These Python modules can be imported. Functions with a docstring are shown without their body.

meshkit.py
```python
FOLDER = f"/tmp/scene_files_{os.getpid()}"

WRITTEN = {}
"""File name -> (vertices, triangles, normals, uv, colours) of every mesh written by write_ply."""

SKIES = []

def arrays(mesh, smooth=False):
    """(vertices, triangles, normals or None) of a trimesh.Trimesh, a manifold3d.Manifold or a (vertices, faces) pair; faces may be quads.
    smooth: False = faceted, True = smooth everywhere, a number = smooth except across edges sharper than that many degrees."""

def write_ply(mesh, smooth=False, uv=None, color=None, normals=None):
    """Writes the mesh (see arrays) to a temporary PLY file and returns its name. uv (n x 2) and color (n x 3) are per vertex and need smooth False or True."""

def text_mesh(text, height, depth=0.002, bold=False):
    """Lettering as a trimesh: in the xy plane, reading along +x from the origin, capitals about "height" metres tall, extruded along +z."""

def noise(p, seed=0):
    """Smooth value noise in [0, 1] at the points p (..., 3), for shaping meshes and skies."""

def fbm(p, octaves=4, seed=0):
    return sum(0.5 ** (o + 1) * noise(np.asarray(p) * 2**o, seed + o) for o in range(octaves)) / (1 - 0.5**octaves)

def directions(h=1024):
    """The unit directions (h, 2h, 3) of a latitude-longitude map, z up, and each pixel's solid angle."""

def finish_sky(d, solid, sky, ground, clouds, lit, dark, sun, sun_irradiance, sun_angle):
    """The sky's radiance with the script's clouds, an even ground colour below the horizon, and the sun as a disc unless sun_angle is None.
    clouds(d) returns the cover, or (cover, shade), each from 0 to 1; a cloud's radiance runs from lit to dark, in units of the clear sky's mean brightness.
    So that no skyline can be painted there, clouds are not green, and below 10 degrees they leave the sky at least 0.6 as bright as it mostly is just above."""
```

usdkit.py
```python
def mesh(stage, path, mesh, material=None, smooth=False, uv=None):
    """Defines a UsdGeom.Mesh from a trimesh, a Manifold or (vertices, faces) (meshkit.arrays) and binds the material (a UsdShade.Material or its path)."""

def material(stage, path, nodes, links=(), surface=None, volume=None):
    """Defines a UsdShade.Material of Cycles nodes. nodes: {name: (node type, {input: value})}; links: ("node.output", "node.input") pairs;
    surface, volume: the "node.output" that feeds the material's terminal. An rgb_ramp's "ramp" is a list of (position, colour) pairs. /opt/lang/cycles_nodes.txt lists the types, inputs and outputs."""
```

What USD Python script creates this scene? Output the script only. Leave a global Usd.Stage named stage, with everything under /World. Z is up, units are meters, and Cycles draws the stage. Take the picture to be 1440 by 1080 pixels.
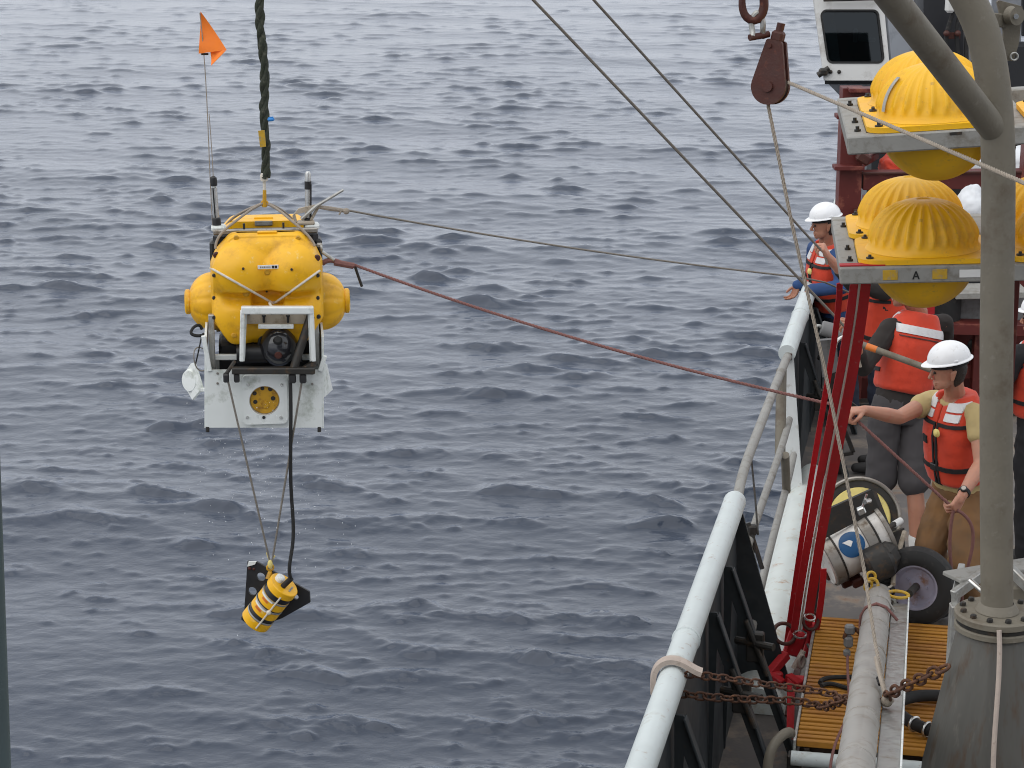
import math, random
import numpy as np, trimesh, manifold3d, shapely.geometry as sg
import meshkit, usdkit
from pxr import Usd, UsdGeom, UsdLux, UsdShade, Gf, Sdf
from manifold3d import Manifold, CrossSection

stage = Usd.Stage.CreateInMemory()
UsdGeom.SetStageUpAxis(stage, 'Z')
UsdGeom.Xform.Define(stage, '/World')
stage.SetDefaultPrim(stage.GetPrimAtPath('/World'))
UsdGeom.Scope.Define(stage, '/World/Looks')
random.seed(7); RNG = np.random.default_rng(7)

# ---------------------------------------------------------------- camera
SEA, DECK = 0.0, 2.6
CAM = np.array([0.0, 0.0, 7.3])
FOCAL, PITCH = 3000.0, math.radians(15.0)          # focal length in pixels of a 1440 px wide picture
cam = UsdGeom.Camera.Define(stage, '/World/camera')
cam.CreateProjectionAttr('perspective')
cam.CreateHorizontalApertureAttr(36.0); cam.CreateVerticalApertureAttr(27.0)
cam.CreateFocalLengthAttr(36.0 * FOCAL / 1440)
cam.CreateClippingRangeAttr(Gf.Vec2f(0.1, 20000))
cam.CreateExposureAttr(0.05)
cam.AddTranslateOp().Set(Gf.Vec3d(*CAM)); cam.AddRotateXOp().Set(90 - math.degrees(PITCH))

# ---------------------------------------------------------------- overcast sky and veiled sun
SUN_EL, SUN_AZ = math.radians(58), math.radians(-115)   # azimuth = atan2(x, y)
usdkit.material(stage, '/World/Looks/sky_look', {
    'sky': ('sky_texture', {'sky_type': 'single_scattering', 'sun_disc': False, 'sun_elevation': SUN_EL, 'sun_rotation': SUN_AZ, 'aerosol_density': 2.0}),
    'tc': ('texture_coordinate', {}),
    'n': ('noise_texture', {'scale': 2.2, 'detail': 5.0, 'roughness': 0.55}),
    'r': ('rgb_ramp', {'ramp': [(0.3, (8.2, 8.5, 9.1)), (0.7, (9.9, 10.2, 10.7))]}),
    'm': ('mix', {'fac': 0.93}),
    'b': ('background_shader', {'strength': 0.1})},
    [('tc.generated', 'n.vector'), ('n.fac', 'r.fac'), ('sky.color', 'm.color1'), ('r.color', 'm.color2'), ('m.color', 'b.color')], surface='b.background')
dome = UsdLux.DomeLight.Define(stage, '/World/sky')
UsdShade.MaterialBindingAPI.Apply(dome.GetPrim()).Bind(UsdShade.Material.Get(stage, '/World/Looks/sky_look'))
sun = UsdLux.DistantLight.Define(stage, '/World/sun')
sun.CreateNormalizeAttr(True); sun.CreateIntensityAttr(0.38); sun.CreateAngleAttr(90.0); sun.CreateColorAttr(Gf.Vec3f(1.0, 0.965, 0.92))
sun.AddRotateZOp().Set(-math.degrees(SUN_AZ)); sun.AddRotateXOp().Set(-(90 - math.degrees(SUN_EL)))

def keys(prim, **kw):
    for k, v in kw.items():
        if v: prim.SetCustomDataByKey(k, v)
keys(dome.GetPrim(), label='even pale grey overcast sky above the sea', category='sky', kind='structure')

# ---------------------------------------------------------------- measuring: pixel of the photograph -> point of the place
def ray(px, py):
    fwd = np.array([0, math.cos(PITCH), -math.sin(PITCH)]); up = np.array([0, math.sin(PITCH), math.cos(PITCH)])
    return fwd * FOCAL + np.array([1.0, 0, 0]) * (px - 720) + up * (540 - py)
def at(px, py, D):
    d = ray(px, py); return CAM + d * (D / d[1])
def onz(px, py, z):
    d = ray(px, py); return CAM + d * ((z - CAM[2]) / d[2])
def pxm(p):                                           # pixels per metre at p
    q = np.asarray(p) - CAM
    return FOCAL / (q[1] * math.cos(PITCH) - q[2] * math.sin(PITCH))
def rotz(deg):
    a = math.radians(deg); return np.array([[math.cos(a), -math.sin(a), 0], [math.sin(a), math.cos(a), 0], [0, 0, 1]])
def roty(deg):
    a = math.radians(deg); return np.array([[math.cos(a), 0, math.sin(a)], [0, 1, 0], [-math.sin(a), 0, math.cos(a)]])
def rotx(deg):
    a = math.radians(deg); return np.array([[1, 0, 0], [0, math.cos(a), -math.sin(a)], [0, math.sin(a), math.cos(a)]])
def unit(v): v = np.asarray(v, float); return v / max(np.linalg.norm(v), 1e-12)
class Frame:
    def __init__(s, o, R=np.eye(3)): s.o, s.R = np.asarray(o, float), np.asarray(R, float)
    def loc(s, p): return (np.asarray(p, float) - s.o) @ s.R
    def wor(s, p): return np.asarray(p, float) @ s.R.T + s.o
    def pix(s, px, py, val=0.0, axis=1):              # local point where the pixel's ray meets the local plane axis = val
        o, d = s.loc(CAM), ray(px, py) @ s.R
        return o + d * ((val - o[axis]) / d[axis])
YAW = 11.9                                             # the ship's axis runs 11.9 degrees to the right of the view
SHIP = Frame((0, 0, DECK), rotz(-YAW))                 # ship: x = starboard, y = forward, z above the deck
def ship(b, a, z=0.0): return SHIP.wor((b, a, z))

# ---------------------------------------------------------------- scene tree
_used = {}
def numbered(parent, name):
    k = (parent, name); n = _used.get(k, 0); _used[k] = n + 1
    return f'{parent}/{name}' + (f'_{n:03d}' if n else '')
def setmat(x, frame):
    if frame is None: return
    m = Gf.Matrix4d(1.0)
    for i in range(3):
        for j in range(3): m[i, j] = float(frame.R[j, i])
        m[3, i] = float(frame.o[i])
    x.AddTransformOp().Set(m)
def thing(name, label, cat, frame=None, group=None, kind=None):
    x = UsdGeom.Xform.Define(stage, numbered('/World', name)); setmat(x, frame)
    keys(x.GetPrim(), label=label, category=cat, group=group, kind=kind)
    return str(x.GetPath())
def part(parent, name, mesh, m, label=None, smooth=35, kind=None):
    p = numbered(parent, name)
    usdkit.mesh(stage, p, mesh, M(m), smooth=smooth)
    keys(stage.GetPrimAtPath(p), label=label, kind=kind)
    return p
def single(name, label, cat, mesh, m, group=None, kind=None, smooth=35):
    p = part('/World', name, mesh, m, smooth=smooth)
    keys(stage.GetPrimAtPath(p), label=label, category=cat, group=group, kind=kind)
    return p
def dup(src, label, frame):
    q = stage.GetPrimAtPath(src); name = src.rsplit('/', 1)[1]
    x = UsdGeom.Xform.Define(stage, numbered('/World', name)); setmat(x, frame)
    x.GetPrim().GetReferences().AddInternalReference(src); x.GetPrim().SetInstanceable(True)
    keys(x.GetPrim(), label=label, category=q.GetCustomDataByKey('category'), group=q.GetCustomDataByKey('group'))
    return str(x.GetPath())

# ---------------------------------------------------------------- materials
MATS = {}
def look(name, col, rough=0.5, metal=0.0, var=0.12, scale=5.0, bump=0.0, bscale=60.0, dirt=None, coat=0.0, stretch=(1, 1, 1), sss=0.0, dirt2=None, spec=0.5, sheen=0.0):
    """Painted or bare surface: colour that varies gently, patches of dirt or rust (colour, amount 0..1, scale), fine relief."""
    MATS[name] = (col, rough, metal, var, scale, bump, bscale, dirt, coat, stretch, sss, dirt2, spec, sheen)
def M(name):
    path = f'/World/Looks/{name}'
    if stage.GetPrimAtPath(path): return UsdShade.Material.Get(stage, path)
    col, rough, metal, var, scale, bump, bscale, dirt, coat, stretch, sss, dirt2, spec, sheen = MATS[name]
    c = np.array(col, float)
    N = {'tc': ('texture_coordinate', {}), 'mp': ('mapping', {'scale': stretch}),
         'n': ('noise_texture', {'scale': scale, 'detail': 6.0, 'roughness': 0.6}),
         'r': ('rgb_ramp', {'ramp': [(0.25, tuple(c * (1 - var))), (0.75, tuple(np.minimum(c * (1 + var), 0.95)))]}),
         'p': ('principled_bsdf', {'roughness': rough, 'metallic': metal, 'coat_weight': coat, 'coat_roughness': 0.12, 'specular_ior_level': spec, 'sheen_weight': sheen})}
    L = [('tc.object', 'mp.vector'), ('mp.vector', 'n.vector'), ('n.fac', 'r.fac')]
    out = 'r.color'
    for i, d in enumerate((dirt, dirt2)):
        if not d: continue
        dc, amount, ds = d
        N[f'dn{i}'] = ('noise_texture', {'scale': ds, 'detail': 8.0, 'roughness': 0.68})
        e = 0.72 - 0.42 * amount
        N[f'dr{i}'] = ('rgb_ramp', {'ramp': [(e - 0.06, (0, 0, 0)), (e + 0.09, (1, 1, 1))]})
        N[f'dm{i}'] = ('mix', {'color2': dc})
        L += [('mp.vector', f'dn{i}.vector'), (f'dn{i}.fac', f'dr{i}.fac'), (f'dr{i}.color', f'dm{i}.fac'), (out, f'dm{i}.color1')]
        out = f'dm{i}.color'
    L.append((out, 'p.base_color'))
    N['rn'] = ('map_range', {'from_min': 0.3, 'from_max': 0.7, 'to_min': max(rough - 0.12, 0.03), 'to_max': min(rough + 0.14, 1.0)})
    L += [('n.fac', 'rn.value'), ('rn.result', 'p.roughness')]
    if bump:
        N['bn'] = ('noise_texture', {'scale': bscale, 'detail': 4.0, 'roughness': 0.6})
        N['bb'] = ('bump', {'strength': min(bump, 1.0), 'distance': 0.004})
        L += [('mp.vector', 'bn.vector'), ('bn.fac', 'bb.height'), ('bb.normal', 'p.normal')]
    if sss:
        N['p'][1].update({'subsurface_weight': sss, 'subsurface_scale': 0.01, 'subsurface_radius': (1.0, 0.35, 0.2)})
    return usdkit.material(stage, path, N, L, surface='p.BSDF')

look('yellow_plastic', (0.84, 0.445, 0.007), 0.42, var=0.07, scale=4, dirt=((0.62, 0.31, 0.012), 0.34, 6), dirt2=((0.80, 0.62, 0.24), 0.13, 22), bump=0.10, bscale=30)
look('float_yellow', (0.80, 0.44, 0.007), 0.50, var=0.07, scale=6, dirt=((0.60, 0.34, 0.03), 0.30, 6), dirt2=((0.30, 0.19, 0.06), 0.10, 22), bump=0.15, bscale=60)
look('pennant_orange', (0.95, 0.22, 0.02), 0.7, var=0.05, scale=20, bump=0.2, bscale=90)
look('white_paint', (0.72, 0.75, 0.74), 0.42, var=0.06, scale=4, dirt=((0.40, 0.38, 0.32), 0.22, 9), bump=0.08)
look('white_plastic', (0.74, 0.77, 0.75), 0.45, var=0.05, scale=6, dirt=((0.42, 0.45, 0.40), 0.3, 6), bump=0.06)
look('rail_white', (0.53, 0.58, 0.575), 0.45, var=0.1, scale=5, dirt=((0.36, 0.36, 0.32), 0.22, 5), dirt2=((0.25, 0.12, 0.05), 0.13, 23), bump=0.25, bscale=30)
look('sill_white', (0.55, 0.59, 0.565), 0.45, var=0.1, scale=4, dirt=((0.40, 0.33, 0.22), 0.22, 5), dirt2=((0.34, 0.14, 0.03), 0.17, 9), bump=0.3, bscale=14)
look('helmet_white', (0.78, 0.79, 0.80), 0.32, var=0.03, scale=12, dirt=((0.55, 0.54, 0.52), 0.16, 22), coat=0.2)
look('black_plastic', (0.014, 0.014, 0.015), 0.42, var=0.3, scale=20, bump=0.1)
look('black_rubber', (0.012, 0.012, 0.012), 0.75, var=0.4, scale=14, dirt=((0.05, 0.045, 0.04), 0.25, 14), bump=0.3, bscale=50)
look('dark_metal', (0.035, 0.033, 0.030), 0.5, 0.4, var=0.4, scale=12, dirt=((0.09, 0.055, 0.03), 0.3, 18), bump=0.3)
look('bulwark_grey', (0.020, 0.025, 0.028), 0.55, var=0.22, scale=3, dirt=((0.036, 0.040, 0.042), 0.35, 5), dirt2=((0.07, 0.032, 0.015), 0.10, 17), bump=0.3, bscale=16)
look('hull_white', (0.55, 0.57, 0.56), 0.5, var=0.1, dirt=((0.3, 0.2, 0.1), 0.2, 3))
look('deck_grey', (0.115, 0.105, 0.098), 0.6, var=0.2, scale=2.2, dirt=((0.24, 0.20, 0.16), 0.42, 3.5), dirt2=((0.17, 0.08, 0.035), 0.2, 7), bump=0.4, bscale=70)
look('grey_paint', (0.165, 0.147, 0.113), 0.6, var=0.12, scale=7, dirt=((0.115, 0.09, 0.062), 0.34, 5), dirt2=((0.22, 0.20, 0.165), 0.16, 17), bump=0.45, bscale=55)
look('pedestal_grey', (0.095, 0.092, 0.082), 0.6, var=0.2, scale=4, dirt=((0.085, 0.055, 0.035), 0.3, 7), dirt2=((0.15, 0.14, 0.12), 0.2, 10), bump=0.4, bscale=30, stretch=(2, 2, 0.35))
look('shelf_grey', (0.265, 0.26, 0.24), 0.6, var=0.12, scale=8, dirt=((0.18, 0.165, 0.14), 0.35, 12), bump=0.35, bscale=60)
look('galvanised', (0.42, 0.42, 0.40), 0.42, 0.75, var=0.2, scale=25, dirt=((0.30, 0.26, 0.21), 0.3, 10), bump=0.15)
look('spar_grey', (0.33, 0.315, 0.29), 0.55, 0.3, var=0.12, scale=6, dirt=((0.23, 0.20, 0.16), 0.32, 8), bump=0.3, bscale=40)
look('steel', (0.62, 0.62, 0.60), 0.25, 1.0, var=0.1, scale=10, dirt=((0.30, 0.27, 0.23), 0.22, 12), bump=0.1)
look('drum_white', (0.66, 0.64, 0.60), 0.35, 0.15, var=0.06, scale=10, dirt=((0.36, 0.32, 0.27), 0.3, 14), bump=0.15)
look('band_grey', (0.30, 0.28, 0.25), 0.4, 0.7, var=0.15, scale=14, dirt=((0.15, 0.12, 0.09), 0.3, 14))
look('red_strap', (0.42, 0.008, 0.014), 0.6, var=0.15, scale=9, dirt=((0.30, 0.16, 0.15), 0.10, 25), bump=0.3, bscale=90)
look('red_frame', (0.095, 0.011, 0.008), 0.55, var=0.2, scale=3, dirt=((0.25, 0.075, 0.045), 0.25, 6), bump=0.3, bscale=25)
look('rust_red', (0.058, 0.014, 0.009), 0.55, 0.1, var=0.25, scale=16, dirt=((0.06, 0.022, 0.014), 0.35, 12), dirt2=((0.16, 0.045, 0.022), 0.2, 22), bump=0.3)
look('rusty_chain', (0.085, 0.038, 0.022), 0.8, 0.2, var=0.4, scale=30, dirt=((0.17, 0.075, 0.035), 0.35, 40), bump=0.6, bscale=120)
look('grating_orange', (0.40, 0.175, 0.016), 0.6, var=0.10, scale=3, dirt=((0.30, 0.115, 0.02), 0.36, 2.2), bump=0.15, bscale=50)
look('grating_dark', (0.018, 0.009, 0.004), 0.7, var=0.2, scale=6)
look('rope_tan', (0.31, 0.265, 0.215), 0.85, var=0.2, scale=40, bump=0.8, bscale=90)
look('rope_white', (0.62, 0.58, 0.50), 0.85, var=0.15, scale=40, bump=0.6, bscale=120)
look('rope_grey', (0.19, 0.17, 0.145), 0.8, var=0.2, scale=40, bump=0.6, bscale=120)
look('rope_red', (0.19, 0.085, 0.075), 0.85, var=0.2, scale=30, bump=0.6, bscale=120)
look('rope_green', (0.028, 0.034, 0.022), 0.85, var=0.45, scale=26, dirt=((0.085, 0.085, 0.06), 0.3, 40), bump=0.8, bscale=90)
look('leather_chafe', (0.42, 0.35, 0.30), 0.8, var=0.15, scale=20, dirt=((0.25, 0.2, 0.16), 0.25, 20), bump=0.5)
look('vest_orange', (0.56, 0.040, 0.010), 0.72, var=0.10, scale=9, dirt=((0.45, 0.035, 0.012), 0.3, 9), bump=0.5, bscale=28, sheen=0.15)
look('reflective', (0.60, 0.60, 0.60), 0.38, 0.1, var=0.10, scale=25, bump=0.3, bscale=60)
look('webbing_black', (0.012, 0.011, 0.012), 0.8, var=0.2, scale=30)
look('skin', (0.42, 0.205, 0.135), 0.5, var=0.10, scale=14, dirt=((0.42, 0.16, 0.10), 0.25, 12), bump=0.12, bscale=120, sss=0.12)
look('skin_tan', (0.34, 0.155, 0.095), 0.5, var=0.12, scale=14, dirt=((0.30, 0.11, 0.07), 0.25, 12), bump=0.12, bscale=120, sss=0.12)
look('hair_dark', (0.018, 0.012, 0.009), 0.55, var=0.4, scale=70, bump=0.8, bscale=150)
look('shirt_blue', (0.022, 0.060, 0.17), 0.85, var=0.18, scale=8, bump=0.4, bscale=24)
look('shirt_charcoal', (0.021, 0.017, 0.015), 0.9, var=0.2, scale=7, bump=0.4, bscale=20)
look('shirt_yellow', (0.42, 0.325, 0.15), 0.88, var=0.12, scale=7, bump=0.4, bscale=22)
look('cloth_navy', (0.012, 0.016, 0.032), 0.9, var=0.2, scale=7, bump=0.4, bscale=22)
look('cloth_black', (0.010, 0.010, 0.012), 0.9, var=0.2, scale=7, bump=0.4, bscale=22)
look('shorts_grey', (0.050, 0.046, 0.048), 0.9, var=0.16, scale=7, bump=0.5, bscale=18)
look('trousers_brown', (0.17, 0.088, 0.034), 0.9, var=0.2, scale=6, dirt=((0.13, 0.075, 0.035), 0.35, 5), bump=0.5, bscale=16)
look('sock_white', (0.62, 0.62, 0.60), 0.9, var=0.06)
look('shoe_dark', (0.018, 0.017, 0.017), 0.6, var=0.3)
look('tag_yellow', (0.48, 0.29, 0.02), 0.6, var=0.15, scale=30, dirt=((0.30, 0.25, 0.16), 0.35, 40))
look('tag_blue', (0.03, 0.22, 0.58), 0.5, var=0.05)
look('sticker_blue', (0.006, 0.075, 0.20), 0.4, var=0.06, scale=20)
look('sticker_white', (0.70, 0.70, 0.68), 0.5, var=0.05)
look('label_orange', (0.62, 0.16, 0.02), 0.5, var=0.08, scale=40)
look('label_red', (0.36, 0.05, 0.02), 0.5, var=0.08, scale=40)
look('beige_plate', (0.42, 0.36, 0.28), 0.6, var=0.12, scale=14, dirt=((0.25, 0.2, 0.14), 0.3, 16))
look('amber_inside', (0.54, 0.29, 0.015), 0.45, var=0.12, scale=12, dirt=((0.22, 0.10, 0.02), 0.3, 14))
look('reel_yellow', (0.72, 0.60, 0.20), 0.55, var=0.08, scale=10, dirt=((0.5, 0.42, 0.16), 0.2, 12))
look('hub_lilac', (0.27, 0.26, 0.33), 0.55, var=0.12, scale=9, dirt=((0.20, 0.10, 0.06), 0.3, 10))
look('cab_white', (0.60, 0.60, 0.58), 0.45, var=0.06, scale=2, dirt=((0.38, 0.36, 0.33), 0.25, 3))
look('cab_grey', (0.27, 0.285, 0.31), 0.55, var=0.1, scale=2, dirt=((0.18, 0.19, 0.2), 0.3, 3))
look('pole_green', (0.06, 0.085, 0.085), 0.5, var=0.2, scale=6)
look('canvas_white', (0.62, 0.64, 0.66), 0.75, var=0.1, scale=5, bump=0.4, bscale=14)
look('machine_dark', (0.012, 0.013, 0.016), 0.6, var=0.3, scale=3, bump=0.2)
look('machine_grey', (0.19, 0.19, 0.19), 0.55, var=0.15, scale=4, dirt=((0.10, 0.09, 0.08), 0.3, 5), bump=0.2)
look('mast_silver', (0.60, 0.60, 0.58), 0.28, 0.9, var=0.1, scale=20, bump=0.05)
look('droplet', (0.80, 0.83, 0.86), 0.15, var=0.02, spec=0.8)
look('eye_dark', (0.02, 0.015, 0.012), 0.2, var=0.1)
usdkit.material(stage, '/World/Looks/window_glass', {
    'f': ('fresnel', {'IOR': 1.5}), 't': ('transparent_bsdf', {'color': (0.30, 0.37, 0.38)}), 'g': ('glossy_bsdf', {'roughness': 0.03, 'color': (0.9, 0.95, 1.0)}), 'm': ('mix_closure', {})},
    [('f.fac', 'm.fac'), ('t.BSDF', 'm.closure1'), ('g.BSDF', 'm.closure2')], surface='m.closure')
usdkit.material(stage, '/World/Looks/dome_acrylic', {
    'f': ('fresnel', {'IOR': 1.45}), 't': ('principled_bsdf', {'base_color': (0.012, 0.012, 0.014), 'roughness': 0.12}), 'g': ('glossy_bsdf', {'roughness': 0.06}), 'm': ('mix_closure', {})},
    [('f.fac', 'm.fac'), ('t.BSDF', 'm.closure1'), ('g.BSDF', 'm.closure2')], surface='m.closure')

# ---------------------------------------------------------------- mesh helpers
cat = trimesh.util.concatenate
def cbox(size, c=0.004, center=(0, 0, 0), R=None):
    """Box with chamfered edges."""
    h = np.array(size, float) / 2; c = min(c, h.min() * 0.6)
    P = [(np.array(s) * 2 - 1) * (h - c * (1 - np.eye(3)[k])) for s in np.ndindex(2, 2, 2) for k in range(3)]
    m = trimesh.convex.convex_hull(np.array(P))
    if R is not None: m.vertices = m.vertices @ np.asarray(R).T
    m.apply_translation(center); return m
def bar(a, b, w, h, up=(0, 0, 1), c=0.004):
    """Chamfered rectangular bar from a to b; w across, h along up."""
    a, b = np.asarray(a, float), np.asarray(b, float); d = b - a; x = unit(d)
    y = np.cross(up, x)
    if np.linalg.norm(y) < 1e-6: y = np.cross((0, 1, 0), x)
    y = unit(y); z = np.cross(x, y)
    return cbox((np.linalg.norm(d), w, h), c, (a + b) / 2, np.stack([x, y, z], 1))
def tube(pts, r, n=12, closed=False, caps=True, sq=None, up=None):
    """Tube of radius r (number or one per point) along pts; sq=(w, h): a flat band instead."""
    P = np.asarray(pts, float); k = len(P); r = np.broadcast_to(np.asarray(r, float), (k,))
    T = np.roll(P, -1, 0) - np.roll(P, 1, 0) if closed else np.gradient(P, axis=0)
    T = T / np.maximum(np.linalg.norm(T, axis=1, keepdims=True), 1e-12)
    ref = np.asarray(up if up is not None else ((0, 0, 1) if abs(T[0][2]) < 0.9 else (1, 0, 0)), float)
    U = np.zeros_like(P); u = unit(ref - T[0] * (ref @ T[0]))
    for i in range(k):
        u = u - T[i] * (u @ T[i]); u = unit(u); U[i] = u
        if up is not None:
            w = np.asarray(up, float) - T[i] * (np.asarray(up, float) @ T[i])
            if np.linalg.norm(w) > 1e-3: U[i] = u = unit(w)
    V = np.cross(T, U)
    if sq: prof = np.array([(1, 1), (-1, 1), (-1, -1), (1, -1)], float) * np.array([sq[0] / 2, sq[1] / 2]); n = 4; prof = prof[None].repeat(k, 0) * (r / r[0])[:, None, None]
    else:
        a = np.arange(n) * 2 * np.pi / n; prof = np.stack([np.cos(a), np.sin(a)], 1)[None] * r[:, None, None]
    v = P[:, None] + prof[..., :1] * V[:, None] + prof[..., 1:] * U[:, None]
    f = []
    for i in range(k if closed else k - 1):
        j = (i + 1) % k
        for q in range(n):
            w = (q + 1) % n; f += [(i * n + q, i * n + w, j * n + w), (i * n + q, j * n + w, j * n + q)]
    v = v.reshape(-1, 3)
    if not closed and caps:
        b = len(v); v = np.vstack([v, P[0], P[-1]])
        for q in range(n):
            w = (q + 1) % n; f += [(w, q, b), ((k - 1) * n + q, (k - 1) * n + w, b + 1)]
    m = trimesh.Trimesh(v, np.array(f), process=False)
    return m
def cyl(a, b, r, n=24, r2=None):
    return tube([a, b], [r, r if r2 is None else r2], n)
def lathe(prof, n=32, a=(0, 0, 0), axis=(0, 0, 1), wob=None):
    """Profile [(radius, height)] turned about an axis through a; wob(angle, height) scales the radius."""
    prof = np.asarray(prof, float); k = len(prof); t = np.arange(n) * 2 * np.pi / n
    R = prof[:, :1] * np.ones((1, n)); H = prof[:, 1:] * np.ones((1, n))
    if wob is not None: R = R * wob(t[None], H)
    v = np.stack([R * np.cos(t), R * np.sin(t), H], -1).reshape(-1, 3)
    f = [(i * n + q, i * n + (q + 1) % n, (i + 1) * n + (q + 1) % n) for i in range(k - 1) for q in range(n)]
    f += [(i * n + q, (i + 1) * n + (q + 1) % n, (i + 1) * n + q) for i in range(k - 1) for q in range(n)]
    m = trimesh.Trimesh(v, f, process=True); m.update_faces(m.nondegenerate_faces())
    z = unit(axis); x = unit(np.cross((0, 1, 0) if abs(z[1]) < 0.9 else (1, 0, 0), z)); y = np.cross(z, x)
    m.vertices = m.vertices @ np.stack([x, y, z], 1).T + np.asarray(a)
    if m.volume < 0: m.invert()
    return m
def ball(c, r, sub=2): m = trimesh.creation.icosphere(sub, 1.0); m.vertices *= np.asarray(r); m.apply_translation(c); return m
def ring(c, R, r, normal, n=24, k=8, sx=1.0):
    z = unit(normal); x = unit(np.cross((0, 0, 1) if abs(z[2]) < 0.9 else (1, 0, 0), z)); y = np.cross(z, x)
    t = np.arange(n) * 2 * np.pi / n
    return tube(np.asarray(c) + R * (np.cos(t)[:, None] * x * sx + np.sin(t)[:, None] * y), r, k, closed=True)
def plate(poly, t, frame_o, ex, ey, c=0):
    """Flat plate: shapely polygon in the plane (ex, ey) at frame_o, thickness t towards ex x ey."""
    m = trimesh.creation.extrude_polygon(poly, t, engine='earcut'); ex, ey = unit(ex), unit(ey)
    m.vertices = m.vertices @ np.stack([ex, ey, np.cross(ex, ey)], 0) + np.asarray(frame_o); return m
def laid(pts, r, n=None):
    """Three-strand rope along pts."""
    P = np.asarray(pts, float); s = np.r_[0, np.cumsum(np.linalg.norm(np.diff(P, axis=0), axis=1))]; pit = r * 7.5
    u = np.linspace(0, s[-1], max(int(s[-1] / pit * 7), 12)); C = np.stack([np.interp(u, s, P[:, k]) for k in range(3)], 1)
    T = np.gradient(C, axis=0); T /= np.linalg.norm(T, axis=1, keepdims=True); ref = np.array((0.3, 1, 0.2)); a = np.cross(T, ref); a /= np.linalg.norm(a, axis=1, keepdims=True); b = np.cross(T, a)
    return cat([tube(C + 0.5 * r * (np.cos(2 * np.pi * u / pit + p)[:, None] * a + np.sin(2 * np.pi * u / pit + p)[:, None] * b), 0.56 * r, 6) for p in (0, 2.094, 4.189)])
def rrect(w, h, r, cx=0, cy=0): return sg.box(cx - w / 2 + r, cy - h / 2 + r, cx + w / 2 - r, cy + h / 2 - r).buffer(r, 6)
def curve(pts, n=40):
    """Catmull-Rom through pts."""
    from scipy.interpolate import CubicSpline
    P = np.asarray(pts, float); s = np.r_[0, np.cumsum(np.linalg.norm(np.diff(P, axis=0), axis=1))]
    return CubicSpline(s, P)(np.linspace(0, s[-1], n))
def sag(a, b, d, n=30):
    t = np.linspace(0, 1, n)[:, None]; p = np.asarray(a) * (1 - t) + np.asarray(b) * t; p[:, 2] -= 4 * d * (t * (1 - t))[:, 0]; return p
def xf(m, R=np.eye(3), o=(0, 0, 0)): m = m.copy(); m.vertices = m.vertices @ np.asarray(R).T + np.asarray(o); return m
def tm(man): q = man.to_mesh(); return trimesh.Trimesh(q.vert_properties[:, :3], q.tri_verts, process=True)
def mf(m): return Manifold(manifold3d.Mesh(np.asarray(m.vertices, np.float32), np.asarray(m.faces, np.uint32)))
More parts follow.
